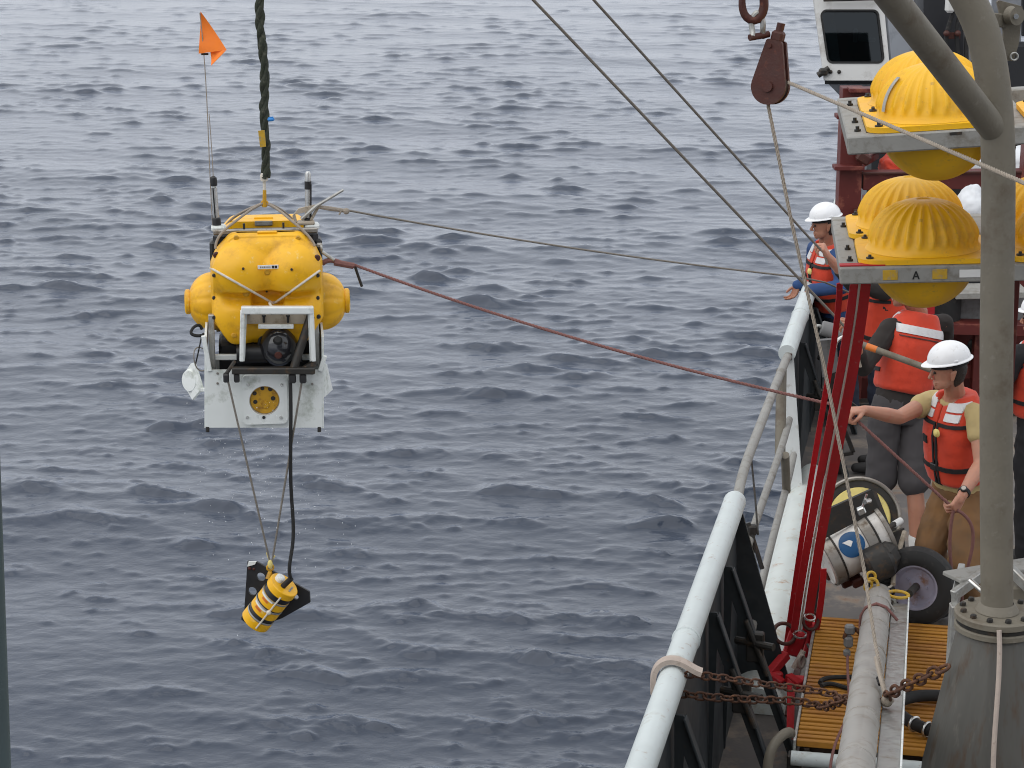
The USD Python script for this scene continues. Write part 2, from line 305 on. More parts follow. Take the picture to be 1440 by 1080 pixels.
# ---------------------------------------------------------------- the sea: one sheet of wind waves out to the horizon
def build_sea():
    rng = np.random.default_rng(41)
    a = np.radians(np.linspace(-18.5, 13.5, 800)); r = [13.5]
    while r[-1] < 104: r.append(r[-1] * 1.00195)
    r = np.array(r); A, R = np.meshgrid(a, r)
    X, Y = (R * np.sin(A)).astype(np.float32), (R * np.cos(A)).astype(np.float32)
    cell = (R * 0.00185).astype(np.float32)
    def field(n, l0, l1, spread, p=0.0):
        """Random short-crested waves of lengths l0..l1 running towards the ship, height of unit variance."""
        out, tot = np.zeros_like(X), 0.0
        for L in np.exp(rng.uniform(math.log(l0), math.log(l1), n)):
            k = 2 * math.pi / L; th = math.radians(-98) + rng.normal(0, spread); am = L ** p * rng.uniform(0.5, 1.3)
            out += (am * np.clip((L / cell - 1.5) / 2.0, 0, 1)) * np.cos(k * (math.cos(th) * X + math.sin(th) * Y) + rng.uniform(0, 6.283)); tot += am * am / 2
        return out / math.sqrt(tot)
    sp = lambda h, k=0.26: k * np.log1p(np.exp(np.clip(h / k, -30, 30)))       # soft threshold: only the highest wavelets stand up
    swell = field(16, 2.6, 7.0, 0.35)
    h1 = field(76, 0.38, 1.35, 0.44, 0.75)
    h2 = field(76, 0.13, 0.40, 0.52, 0.8)
    h3 = field(64, 0.065, 0.14, 0.65, 0.5)
    g = 0.6 * meshkit.noise(np.stack([X / 2.4, Y / 3.6, 0 * X], -1), 3) + 0.4 * meshkit.noise(np.stack([X / 0.9, Y / 1.2, 0 * X], -1), 8)
    big = sp(h1 + 0.4 * swell + 3.0 * (g - 0.5) - 1.12, 0.28)
    small = sp(h2 + 0.7 * h1 + 3.0 * (g - 0.5) - 1.25, 0.28)
    act = np.clip(big + 0.7 * small, 0, 1.6)
    far = 1.0 - 0.52 * np.clip((R - 26) / 55, 0, 1)      # the chop is a little lower further out, clear of the ship
    crest = (0.034 * big + 0.0100 * small) * far
    dz = 0.018 * swell + 0.005 * h1 * far + 0.0022 * h2 + crest + h3 * (0.0007 + 0.0030 * act)
    dx = 0.10 * crest; dy = -0.5 * crest
    V = np.stack([X + dx, Y + dy, SEA + dz], -1)
    n, m = X.shape
    i = np.arange(n * m).reshape(n, m)
    F = np.concatenate([np.stack([i[:-1, :-1], i[:-1, 1:], i[1:, 1:]], -1).reshape(-1, 3), np.stack([i[:-1, :-1], i[1:, 1:], i[1:, :-1]], -1).reshape(-1, 3)])[:, ::-1]
    V = V.reshape(-1, 3)
    t = np.linspace(0, 2 * math.pi, 97)[:-1]; b = len(V); rr = [3, 60, 400, 3000, 9000]
    extra = np.array([(x * math.sin(u), x * math.cos(u), SEA - 0.55) for x in rr for u in t])
    E = []
    for j in range(len(rr) - 1):
        for q in range(96):
            p, s = b + j * 96 + q, b + j * 96 + (q + 1) % 96; E += [(p, s, s + 96), (p, s + 96, p + 96)]
    return np.vstack([V, extra]), np.vstack([F, np.array(E)[:, ::-1]])
usdkit.material(stage, '/World/Looks/sea_water', {
    'g': ('geometry', {}), 'm1': ('mapping', {'scale': (1.0, 1.7, 1.0), 'rotation': (0, 0, 0.12)}),
    'n1': ('noise_texture', {'scale': 9.0, 'detail': 3.0, 'roughness': 0.6, 'distortion': 0.4}),
    'n2': ('noise_texture', {'scale': 0.22, 'detail': 2.0}),
    'b': ('bump', {'strength': 0.35, 'distance': 0.015}),
    'c': ('rgb_ramp', {'ramp': [(0.3, (0.042, 0.053, 0.076)), (0.7, (0.048, 0.060, 0.084))]}),
    'p': ('principled_bsdf', {'roughness': 0.06, 'ior': 1.36})},
    [('g.position', 'm1.vector'), ('m1.vector', 'n1.vector'), ('g.position', 'n2.vector'), ('n1.fac', 'b.height'), ('b.normal', 'p.normal'), ('n2.fac', 'c.fac'), ('c.color', 'p.base_color')], surface='p.BSDF')
MATS['sea_water'] = None
sea = single('sea', 'dark grey-blue choppy sea filling the left of the view', 'sea', build_sea(), 'sea_water', kind='structure', smooth=True)
# ---------------------------------------------------------------- ship: deck, hull, bulwark, gate, sill
RAIL_B, RAIL_H = -1.085, 1.1
def sx(mesh): return xf(mesh, SHIP.R, SHIP.o)           # ship coordinates -> world
dk = cbox((9.07, 26.0, 0.30), 0.005, (3.483, 12.6, -0.15))
single('deck', 'worn grey brown steel working deck behind the bulwark', 'deck', sx(dk), 'deck_grey', kind='structure')
hull = cbox((9.05, 30.0, 3.4), 0.02, (3.48, 12.6, -2.003))
single('ship_hull', 'pale painted side of the ship under the working deck', 'hull', sx(hull), 'hull_white', kind='structure')

def bulwark(name_label, a0, a1, cap0, cap1, stays, end_plate, flare=0.10):
    t = thing('bulwark', name_label, 'bulwark')
    h = RAIL_H - 0.055
    v = lambda b, a, z: (b, a, z)
    P = [(RAIL_B + 0.035, -0.004), (RAIL_B + 0.055, -0.004), (RAIL_B + 0.012, h), (RAIL_B - 0.010, h)]
    poly = sg.Polygon(P)
    m = trimesh.creation.extrude_polygon(poly, a1 - a0, engine='earcut')      # x=b, y=z, z=a
    m.vertices = np.stack([m.vertices[:, 0], m.vertices[:, 2] + a0, m.vertices[:, 1]], 1); m.fix_normals()
    part(t, 'plate', sx(m), 'bulwark_grey')
    # the pipe on top, in lengths with weld beads
    L = np.arange(cap0, cap1, 1.0); L = list(L) + [cap1]
    pts = [(RAIL_B, a, RAIL_H) for a in np.linspace(cap0, cap1, 24)]
    pts = [(b, a, z) for b, a, z in pts]
    part(t, 'rail_pipe', sx(tube(pts, 0.060, 20)), 'rail_white')
    for a in (cap0 + 0.02, cap1 - 0.02):
        part(t, 'pipe_cap', sx(lathe([(0, -0.02), (0.052, -0.012), (0.0615, 0.0), (0.0615, 0.012), (0.05, 0.02), (0, 0.022)], 20, (RAIL_B, a, RAIL_H), (0, 1, 0))), 'rail_white')
    for a in np.arange(cap0 + 1.15, cap1 - 0.3, 1.9):
        part(t, 'weld_bead', sx(ring((RAIL_B, a, RAIL_H), 0.0605, 0.006, (0, 1, 0), 24, 6)), 'rail_white')
    for a in stays:
        w = 0.42
        pl = sg.Polygon([(RAIL_B + 0.03, 1.0), (RAIL_B + 0.07, 1.0), (RAIL_B + w, 0.02), (RAIL_B + w, 0.0), (RAIL_B + w - 0.035, 0.0), (RAIL_B + 0.075, 0.82), (RAIL_B + 0.062, 0.0), (RAIL_B + 0.052, 0.0)])
        m = plate(pl, 0.016, (0, a + 0.008, 0), (1, 0, 0), (0, 0, 1))
        s = part(t, 'stay', sx(m), 'bulwark_grey')
        part(s, 'flange', sx(bar((RAIL_B + 0.075, a, 0.99), (RAIL_B + w, a, 0.012), 0.06, 0.012, (1, 0, 0.4), 0.003)), 'bulwark_grey')
        c = np.array((RAIL_B + 0.20, a - 0.035, 0.60))
        q = part(s, 'cleat', sx(cat([cyl(c + (-0.05, 0, 0.13), c + (0.07, -0.01, -0.16), 0.014, 10), cyl(c + (-0.10, 0.05, 0.0), c + (0.10, -0.04, 0.01), 0.020, 10), cbox((0.09, 0.05, 0.16), 0.008, c + (0, 0.03, -0.02))])), 'dark_metal')
    if end_plate is not None:
        a, w, m_ = end_plate
        pl = sg.Polygon([(RAIL_B - 0.03, 1.055), (RAIL_B + 0.045, 1.055), (RAIL_B + w, 0.0), (RAIL_B + 0.02, 0.0)])
        part(t, 'end_plate', sx(plate(pl, 0.02, (0, a + 0.01, 0), (1, 0, 0), (0, 0, 1))), m_)
    return t
A_ = lambda px, py: float(SHIP.loc(onz(px, py, DECK + RAIL_H))[1])
a_gap0, a_gap1 = A_(1035, 705), A_(1106, 497)
b1 = bulwark('dark bulwark with white rail pipe nearest the viewer, chain looped over it', 4.0, a_gap0 - 0.05, 4.0, a_gap0, [A_(1000, 833), A_(965, 975), A_(925, 1130), A_(1018, 770)], (a_gap0 - 0.035, 0.36, 'bulwark_grey'))
b2 = bulwark('dark bulwark with white rail pipe beyond the gate, man leaning on its rail', a_gap1 + 0.05, a_gap1 + 8.0, a_gap1, a_gap1 + 8.0, [a_gap1 + 0.75, a_gap1 + 1.9, a_gap1 + 3.2], (a_gap1 + 0.035, 0.15, 'white_paint'))
part(b2, 'rust_patch', sx(cbox((0.05, 0.012, 0.05), 0.004, (RAIL_B + 0.01, a_gap1 - 0.009, RAIL_H - 0.02))), 'rust_red')

# gate rails in the gap
t = thing('gate_rail', 'grey pipe gate of three rails closing the gap in the bulwark', 'gate')
R3 = lambda px, py, z: onz(px, py, DECK + z)
part(t, 'top_rail', tube(curve([R3(1108, 500, 1.08), R3(1083, 562, 1.10), R3(1060, 622, 1.10), R3(1045, 665, 1.1), R3(1037, 702, 1.08)], 30), 0.029, 14), 'shelf_grey')
part(t, 'middle_rail', tube(curve([R3(1110, 590, 0.74), R3(1096, 638, 0.74), R3(1078, 690, 0.74), R3(1058, 748, 0.74), R3(1048, 780, 0.74)], 24), 0.024, 12), 'shelf_grey')
part(t, 'bottom_rail', tube(curve([R3(1116, 640, 0.42), R3(1105, 688, 0.42), R3(1088, 752, 0.42), R3(1068, 835, 0.42), R3(1056, 890, 0.42)], 24), 0.024, 12), 'shelf_grey')
part(t, 'post', tube([R3(1099, 520, 1.08), R3(1097, 640, 0.60)], 0.035, 12), 'grey_paint')
part(t, 'post', tube([R3(1104, 640, 0.74), R3(1106, 690, 0.42)], 0.028, 12), 'grey_paint')
part(t, 'safety_wire', tube([R3(1056, 640, 1.06), R3(1062, 700, 0.9), R3(1066, 752, 0.72)], 0.006, 6), 'dark_metal')
part(t, 'latch', cat([cyl(at(1052, 735, 11.4), at(1072, 800, 11.35), 0.013, 8), cyl(at(1058, 768, 11.4), at(1052, 800, 11.4), 0.02, 8), cbox((0.05, 0.05, 0.06), 0.01, at(1058, 745, 11.4))]), 'dark_metal')

# half-round sill along the deck edge
t = thing('deck_sill', 'thick white half round sill with rust streaks along the deck edge', 'sill')
a0, a1 = a_gap0 - 0.3, a_gap1 + 0.62
n = 30; v = []; 
th = np.linspace(math.pi, 0, 15)
aa = np.linspace(a0, a1, n)
prof = np.stack([np.cos(th) * 0.16, np.sin(th) * 0.15], 1)
for a in aa:
    s = 1.0 if a < a1 - 0.55 else 0.62
    for x, z in prof: v.append((-0.915 - (1 - s) * 0.02 + x * s, a, z * (1.0 if s == 1 else 0.85) + 0.003))
v = np.array(v); f = []
for i in range(n - 1):
    for q in range(14): f += [(i * 15 + q, i * 15 + q + 1, (i + 1) * 15 + q + 1), (i * 15 + q, (i + 1) * 15 + q + 1, (i + 1) * 15 + q)]
for base, fl in ((0, 1), ((n - 1) * 15, -1)):
    for q in range(1, 14): f.append((base, base + q, base + q + 1)[::fl])
m = trimesh.Trimesh(v, f, process=False); m.fix_normals()
part(t, 'sill_body', sx(m), 'sill_white')
part(t, 'rusty_edge', sx(cbox((0.05, a1 - a0 - 0.6, 0.012), 0.003, (-0.745, (a0 + a1) / 2 - 0.3, 0.008))), 'rust_red', 'rust brown edge strip')

# ---------------------------------------------------------------- orange grating platform
GZ = 0.36
t = thing('grating_platform', 'raised platform of orange grating slats beside the grey spar', 'platform')
p00, p01 = onz(1120, 1042, DECK + GZ), onz(1150, 866, DECK + GZ)
ax = unit((p01 - p00) * (1, 1, 0)); GL = np.linalg.norm((p01 - p00)[:2])
GP = Frame(p00, np.stack([np.array([ax[1], -ax[0], 0]), ax, np.array([0, 0, 1.0])], 1))
GW = 0.86; nslat = 34; pit = GL / nslat
gx = lambda m: xf(m, GP.R, GP.o)
for i in range(nslat):
    y = (i + 0.5) * pit
    part(t, 'slat', gx(cbox((GW, pit * 0.52, 0.036), 0.004, (GW / 2, y, -0.017 + 0.0015 * math.sin(i * 2.7)))), 'grating_orange')
for i in range(5): part(t, 'crossbar', gx(cbox((0.025, GL, 0.05), 0.003, (0.05 + i * (GW - 0.1) / 4, GL / 2, -0.062))), 'grating_dark')
part(t, 'underside_tray', gx(cbox((GW - 0.02, GL - 0.02, 0.02), 0.003, (GW / 2, GL / 2, -0.105))), 'grating_dark')
part(t, 'side_angle', gx(cbox((0.014, GL + 0.02, 0.09), 0.003, (-0.009, GL / 2, -0.035))), 'galvanised')
part(t, 'side_angle', gx(cbox((0.014, GL + 0.02, 0.09), 0.003, (GW + 0.009, GL / 2, -0.035))), 'galvanised')
part(t, 'front_pipe', gx(cyl((-0.02, -0.045, -0.07), (GW + 0.05, -0.045, -0.07), 0.036, 16)), 'rail_white')
for x in (-0.01, GW):
    for y in (0.0, GL - 0.05): part(t, 'leg', gx(cbox((0.07, 0.07, GZ - 0.06), 0.005, (x + 0.005, y - 0.01, -0.06 - (GZ - 0.06) / 2 - 0.002))), 'dark_metal')
# things lying on the grating
single('rope_scrap', 'short black cord lying doubled on the orange grating left of spar', 'rope', cat([tube(curve([GP.wor(GP.pix(x, y, 0.015, 2)) for x, y in q], 16), 0.012, 8) for q in ([(1153, 960), (1166, 953), (1183, 952), (1203, 951)], [(1155, 964), (1172, 962), (1186, 966), (1203, 968)])]), 'black_rubber')
t = thing('black_hose', 'thick black hose bent in a loop on the grating by the pedestal', 'hose')
hz = lambda x, y, z=0.05: GP.wor(GP.pix(x, y, z, 2))
part(t, 'hose_run', tube(curve([hz(1258, 992), hz(1268, 985), hz(1290, 979), hz(1310, 978), hz(1345, 980)], 24), 0.030, 12), 'black_rubber')
part(t, 'hose_run', tube(curve([hz(1250, 986), hz(1262, 1000), hz(1282, 1016), hz(1300, 1024), hz(1330, 1030)], 24), 0.030, 12), 'black_rubber')
part(t, 'collar', cat([ring(hz(1286, 1018), 0.034, 0.008, hz(1300, 1024) - hz(1272, 1010), 16, 6), ring(hz(1304, 1026), 0.036, 0.007, hz(1312, 1028) - hz(1296, 1022), 16, 6)]), 'steel')

# curved pipe at the foot of the platform
single('bent_pipe', 'pale bent pipe hoop beside the near corner of grating platform', 'pipe', tube(curve([at(1112, 1032, 9.3), at(1098, 1036, 9.2), at(1086, 1052, 9.15), at(1080, 1075, 9.12), at(1079, 1120, 9.1)], 24), 0.024, 12), 'grey_paint')
t = thing('deck_coaming', 'low dark steel coaming between bulwark stays and grating platform', 'coaming')
part(t, 'web', sx(cbox((0.34, 0.02, 0.12), 0.004, (-0.80, float(SHIP.loc(at(1080, 1025, 9.6))[1]), 0.062))), 'bulwark_grey')
part(t, 'flange', sx(cbox((0.34, 0.08, 0.014), 0.003, (-0.80, float(SHIP.loc(at(1080, 1025, 9.6))[1]), 0.131))), 'bulwark_grey')

# ---------------------------------------------------------------- davit post on its bolted pedestal
PD = 8.0
t = thing('davit_post', 'tall grey pipe post bent at the top, bolted on a ribbed pedestal', 'davit')
fl = at(1402, 862, PD)
base = fl.copy()
pc = [fl + (0, 0, 0.0), at(1401, 640, PD), at(1402, 430, PD), at(1404, 260, PD), at(1401, 160, PD), at(1393, 95, PD), at(1380, 40, PD), at(1362, 0, PD), at(1335, -45, PD), at(1290, -100, PD)]
r = 45 / pxm(fl) / 2
part(t, 'post', tube(curve(pc, 70), r, 28), 'grey_paint')
st = [at(1396, 180, PD - 0.02), at(1256, 0, PD - 0.55), at(1180, -98, PD - 0.85)]
part(t, 'strut', tube([st[0], st[1], st[2]], 0.053, 24), 'grey_paint')
part(t, 'strut_end', ball(st[0], 0.0525, 3), 'grey_paint')
def bolts(t, c, R, n, rr, h, m, ph=0.0):
    for k in range(n):
        u = ph + 2 * math.pi * k / n
        part(t, 'bolt', lathe([(0, h), (rr * 0.8, h), (rr, h * 0.7), (rr, 0), (0, 0)], 6, np.asarray(c) + (R * math.cos(u), R * math.sin(u), 0)), m)
part(t, 'flange', lathe([(0.06, 0.012), (0.160, 0.012), (0.168, 0.006), (0.168, -0.016), (0.160, -0.020), (0.06, -0.020)], 48, fl + (0, 0, -0.002)), 'grey_paint')
part(t, 'gasket', lathe([(0.0, 0), (0.158, 0.0), (0.158, -0.016), (0.0, -0.016)], 48, fl + (0, 0, -0.0225)), 'dark_metal')
part(t, 'flange', lathe([(0.06, 0.010), (0.160, 0.010), (0.166, 0.005), (0.166, -0.014), (0.160, -0.018), (0.06, -0.018)], 48, fl + (0, 0, -0.0495)), 'grey_paint')
bolts(t, fl + (0, 0, 0.011), 0.138, 12, 0.013, 0.014, 'dark_metal', 0.1)
part(t, 'weld_collar', lathe([(r, 0.035), (r + 0.006, 0.03), (r + 0.022, 0.002), (r + 0.02, 0.0), (r - 0.01, 0.0)], 32, fl + (0, 0, 0.0105)), 'grey_paint')
hz_ = fl[2] - 0.068 - DECK
wob = lambda a, h: 1.0 - 0.035 * np.abs(np.sin(a * 5.0)) ** 0.6 + 0.0 * h
part(t, 'pedestal', lathe([(0, 0), (0.150, 0), (0.163, -0.02), (0.268, -0.58), (0.335, -hz_ + 0.02), (0.35, -hz_), (0, -hz_)], 80, fl + (0, 0, -0.068), wob=wob), 'pedestal_grey', smooth=28)
f0 = fl + (0.0, -0.158, -0.07)
part(t, 'conduit', tube(curve([at(1405, 886, PD - 0.17), at(1404, 960, PD - 0.225), at(1399, 1030, PD - 0.275), at(1397, 1110, PD - 0.33)], 30), 0.010, 10), 'leather_chafe')
# small sheave on the post's far side near the top
t2 = thing('sheave_bracket', 'small rusty sheave bracket beside the top bend of the davit post', 'bracket')
c = at(1414, 22, PD + 0.14)
part(t2, 'cheek', xf(trimesh.creation.extrude_polygon(sg.Polygon([(-0.03, 0.05), (0.05, 0.03), (0.045, -0.10), (0.03, -0.16), (0.0, -0.16), (0.0, -0.06)]).buffer(0.008), 0.02, engine='earcut'), rotx(90), c), 'grey_paint')
part(t2, 'sheave', lathe([(0, 0.02), (0.035, 0.02), (0.028, 0.0), (0.035, -0.02), (0, -0.02)], 20, c + (0.02, -0.05, 0.005), (0.5, -1, 0)), 'grey_paint')
part(t2, 'pin', cyl(c + (0.02, -0.09, 0.005), c + (0.02, 0.03, 0.005), 0.010, 10), 'steel')
part(t2, 'small_shackle', ring(c + (0.035, -0.03, -0.15), 0.014, 0.004, (0, 1, 0), 16, 6), 'galvanised')
part(t2, 'mounting_arm', bar(c + (-0.10, -0.12, 0.0), c + (-0.005, 0, -0.02), 0.03, 0.05), 'grey_paint')

# galvanised bracket stand behind the pedestal
t = thing('bracket_stand', 'galvanised angle bracket stand behind the foot of the davit post', 'bracket')
BD = 8.9; q = lambda x, y, d=0.0: at(x, y, BD + d)
part(t, 'base_plate', bar(q(1342, 848), q(1352, 806, 0.32), 0.03, 0.10, (0, 0, 1)), 'galvanised')
part(t, 'top_plate', bar(q(1338, 812, 0.1), q(1470, 790, 0.35), 0.13, 0.02, (0, 0, 1)), 'shelf_grey')
part(t, 'diagonal_angle', bar(q(1340, 838), q(1392, 800, 0.15), 0.03, 0.05, (0, 0, 1)), 'galvanised')
part(t, 'diagonal_angle', bar(q(1455, 835), q(1415, 795, 0.15), 0.03, 0.05, (0, 0, 1)), 'galvanised')
part(t, 'cross_rod', cyl(q(1364, 816, 0.02), q(1384, 834, -0.05), 0.012, 12), 'steel')
part(t, 'side_block', cbox((0.30, 0.10, 0.12), 0.01, q(1440, 838, 0.12)), 'grey_paint')
part(t, 'leg', bar(q(1346, 850), at(1346, 850, BD) * (1, 1, 0) + (0, 0, DECK), 0.06, 0.06, (0, 1, 0)), 'galvanised')
part(t, 'leg', bar(q(1460, 820, 0.3), at(1460, 820, BD + 0.3) * (1, 1, 0) + (0, 0, DECK), 0.06, 0.06, (0, 1, 0)), 'galvanised')

# stanchion at the picture's left edge
pa, pb = at(-26, 600, 2.2), at(-8, 1080, 2.2)
d = (pa - pb) / (pa - pb)[2]
t = thing('stanchion', 'dark green stanchion at the left edge of view close to viewer', 'stanchion')
part(t, 'tube', tube([pb + d * (5.70 - pb[2]), pa, pa + d * 0.35], 0.0185, 20), 'pole_green')
part(t, 'foot', lathe([(0, 0.02), (0.05, 0.02), (0.05, 0.0), (0, 0.0)], 20, pb + d * (5.70 - pb[2])), 'pole_green')

# ---------------------------------------------------------------- long spar resting towards the wheel
t = thing('spar', 'long weathered grey spar pipe with flat steel bar along its side', 'spar')
s0, s1 = at(1196, 1130, 6.6), at(1236, 838, 11.05)
part(t, 'pipe', tube([s0, s1], 0.070, 24), 'spar_grey')
dd = unit(s1 - s0); side = unit(np.cross(dd, (0, 0, 1)))
upv = np.cross(side, dd)
part(t, 'flat_bar', bar(s0 + side * 0.115 - upv * 0.03, s1 + side * 0.115 - dd * 0.12 - upv * 0.03, 0.085, 0.030, upv, 0.004), 'galvanised')
part(t, 'flange_lip', bar(s0 + side * 0.162 - upv * 0.01, s1 + side * 0.162 - dd * 0.12 - upv * 0.01, 0.008, 0.075, upv, 0.002), 'white_paint')
for k in np.linspace(0.12, 0.9, 6):
    p = s0 + (s1 - s0) * k
    part(t, 'clamp', tube([p + side * x + upv * z for x, z in [(-0.073, -0.02), (-0.05, 0.055), (0.0, 0.074), (0.05, 0.055), (0.09, -0.005)]], 0.006, 6) if k > 0.85 else ring(p, 0.0695, 0.004, dd, 24, 6), 'spar_grey')
rp = s0 + (s1 - s0) * 0.83
part(t, 'wire_lashing', cat([tube([rp + side * x + upv * z + dd * o for x, z in [(-0.080, -0.05), (-0.078, 0.01), (-0.055, 0.055), (0.0, 0.079), (0.05, 0.064), (0.11, 0.0)]], 0.007, 6) for o in (0, 0.015)]), 'rope_red')

# ---------------------------------------------------------------- the ship's own deckhouse behind the viewer, and the upper deck the viewer stands on
ss = cat([cbox((8.2, 11.0, 9.0), 0.03, (3.0, -6.8, 4.5)), cbox((8.3, 3.75, 0.16), 0.01, (3.02, 0.575, 3.02)), cbox((8.6, 12.0, 0.2), 0.02, (3.0, -6.4, 9.1))])
single('deckhouse', 'pale grey deckhouse and upper deck at the viewer end of ship', 'deckhouse', sx(ss), 'cab_grey', kind='structure')
# ---------------------------------------------------------------- rack of yellow float housings
def rack_frame(px, py, D, yaw, roll): return Frame(at(px, py, D), rotz(yaw) @ roty(-roll))
def shelf(label, fr, mark):
    t = thing('rack_shelf', label, 'shelf', fr)
    Wd, Dp, hh = 2.2, 1.25, 0.075
    part(t, 'front_bar', cbox((Wd, 0.09, hh), 0.006, (Wd / 2, 0.045, -hh / 2)), 'shelf_grey')
    part(t, 'back_bar', cbox((Wd, 0.09, hh), 0.006, (Wd / 2, Dp - 0.045, -hh / 2)), 'shelf_grey')
    part(t, 'middle_bar', cbox((Wd - 0.2, 0.07, hh - 0.01), 0.006, (Wd / 2, Dp / 2, -hh / 2 - 0.004)), 'shelf_grey')
    for x in (0.045, 0.72, 1.40, Wd - 0.045):
        part(t, 'side_bar', cbox((0.088, Dp - 0.184, hh - 0.003), 0.006, (x, Dp / 2, -hh / 2 - 0.001)), 'shelf_grey')
    for y in (0.16, 0.42, 0.98):
        part(t, 'bolt', lathe([(0, 0.022), (0.008, 0.022), (0.008, 0.01), (0.014, 0.009), (0.014, 0), (0, 0)], 8, (0.05, y, -0.002)), 'dark_metal')
    if mark:
        for x in (0.20, 0.415): part(t, 'yellow_patch', cbox((0.065, 0.004, 0.045), 0.001, (x + 0.02, -0.0015, -0.036)), 'tag_yellow')
        part(t, 'marking', xf(meshkit.text_mesh('A', 0.034, 0.002, True), rotx(90), (0.315, 0.0, -0.056)), 'black_rubber', smooth=False)
        part(t, 'faded_marking', cbox((0.10, 0.004, 0.035), 0.001, (0.57, -0.0012, -0.036)), 'sticker_white', 'faded pale marking')
        part(t, 'red_strip', cbox((0.20, 0.05, 0.006), 0.001, (0.10, 0.05, 0.0035)), 'red_strap')
    else:
        for x in (0.44, 0.58): part(t, 'dark_mark', cbox((0.05, 0.004, 0.012), 0.001, (x, -0.0012, -0.012)), 'dark_metal')
    return t
LOW = rack_frame(1181, 377, 9.25, -6.5, 2.6)
UPP = rack_frame(1191, 193, 8.75, -6.5, 4.6)
sl = shelf('lower grey rack shelf with yellow patches and letter on its edge', LOW, True)
su = shelf('upper tilted grey rack shelf without patches on its edge', UPP, False)

def ribs(n, depth, z0, z1):
    def w(a, h):
        fade = np.clip((h - z0) / 0.03, 0, 1) * np.clip((z1 - h) / 0.02, 0, 1)
        return 1 + depth * fade * (np.abs(np.cos(a * n / 2)) ** 5 - 0.45)
    return w
def make_float(label, fr, group):
    t = thing('float_housing', label, 'float', fr, group)
    R = 0.245
    HT = 0.205
    up = [(R + 0.016, 0.012), (R + 0.003, 0.026)] + [(R * math.cos(u) ** 0.92, 0.03 + HT * math.sin(u)) for u in np.linspace(0.06, 1.42, 24)] + [(0.034, 0.03 + HT - 0.003), (0.03, 0.03 + HT - 0.008), (0, 0.03 + HT - 0.008)]
    part(t, 'upper_shell', lathe([(0, 0.012)] + up, 182, wob=ribs(26, 0.085, 0.045, 0.228)), 'float_yellow', smooth=60)
    dn = [(R + 0.002, -0.012), (R - 0.006, -0.03)] + [((R - 0.008) * math.cos(u), -0.03 - (R - 0.008) * math.sin(u)) for u in np.linspace(0.06, 1.5, 18)] + [(0, -0.03 - R + 0.008)]
    part(t, 'lower_shell', lathe([(0, -0.012)] + dn, 132, wob=ribs(22, 0.010, -0.4, -0.02)), 'float_yellow', smooth=60)
    fl_ = rrect(0.60, 0.575, 0.09)
    m = trimesh.creation.extrude_polygon(fl_, 0.022, engine='earcut'); m.apply_translation((0, 0, -0.011))
    part(t, 'flange', m, 'float_yellow')
    for x in (-0.25, 0.25):
        for y in (-0.235, 0.235):
            b = part(t, 'bolt', lathe([(0, 0.018), (0.007, 0.018), (0.008, 0.008), (0.017, 0.007), (0.017, 0), (0, 0)], 8, (x, y, 0.0105)), 'dark_metal')
    return t
FG = 'yellow float housings on the rack'
def fpos(fr, c, r, z=0.013): return Frame(fr.wor((0.385 + 0.655 * c, 0.315 + 0.60 * r, z)), fr.R)
f0 = make_float('ribbed yellow float housing, front of lower shelf, left of the post', fpos(LOW, 0, 0), FG)
dup(f0, 'ribbed yellow float housing at back of lower shelf, left of the post', fpos(LOW, -0.03, 1))
dup(f0, 'ribbed yellow float housing, front of lower shelf, right of the post', fpos(LOW, 1, 0))
dup(f0, 'ribbed yellow float housing at back of lower shelf, right of the post', fpos(LOW, 0.98, 1))
dup(f0, 'ribbed yellow float housing, front of upper shelf, with grey tape strip beside it', fpos(UPP, 0, 0))
dup(f0, 'ribbed yellow float housing at back of upper shelf, left of the post', fpos(UPP, 0, 0.82))
dup(f0, 'ribbed yellow float housing, front of upper shelf, right of the post', fpos(UPP, 1, 0))
# tape stuck on the front upper float
fr = fpos(UPP, 0, 0)
u = np.linspace(0.12, 0.85, 12); az = math.radians(208)
tp = [fr.wor((0.256 * math.cos(x) ** 0.92 * math.cos(az), 0.256 * math.cos(x) ** 0.92 * math.sin(az), 0.03 + 0.214 * math.sin(x))) for x in u]
single('tape_strip', 'grey tape strip stuck on the upper left float housing', 'tape', tube(tp, 1.0, sq=(0.022, 0.003), up=unit(fr.R @ np.array([math.cos(az), math.sin(az), 0.5]))), 'galvanised')
# rack uprights
t = thing('rack_upright', 'dark red rack upright behind the davit post joining both shelves', 'upright', group=None)
for x, y in ((0.665, 0.10), (0.92, 1.18), (2.05, 0.10), (2.05, 1.18)):
    a, b = UPP.wor((x, y, -0.078)), LOW.wor((x, y, 0.003))
    part(t, 'column', bar(b, a, 0.045, 0.06, (0, 1, 0)), 'red_frame')
    g = LOW.wor((x + (0.075 if y < 0.5 else -0.02), y, -0.079)); part(t, 'leg', bar(g * (1, 1, 0) + (0, 0, DECK), g, 0.05, 0.06, (0, 1, 0)), 'red_frame')

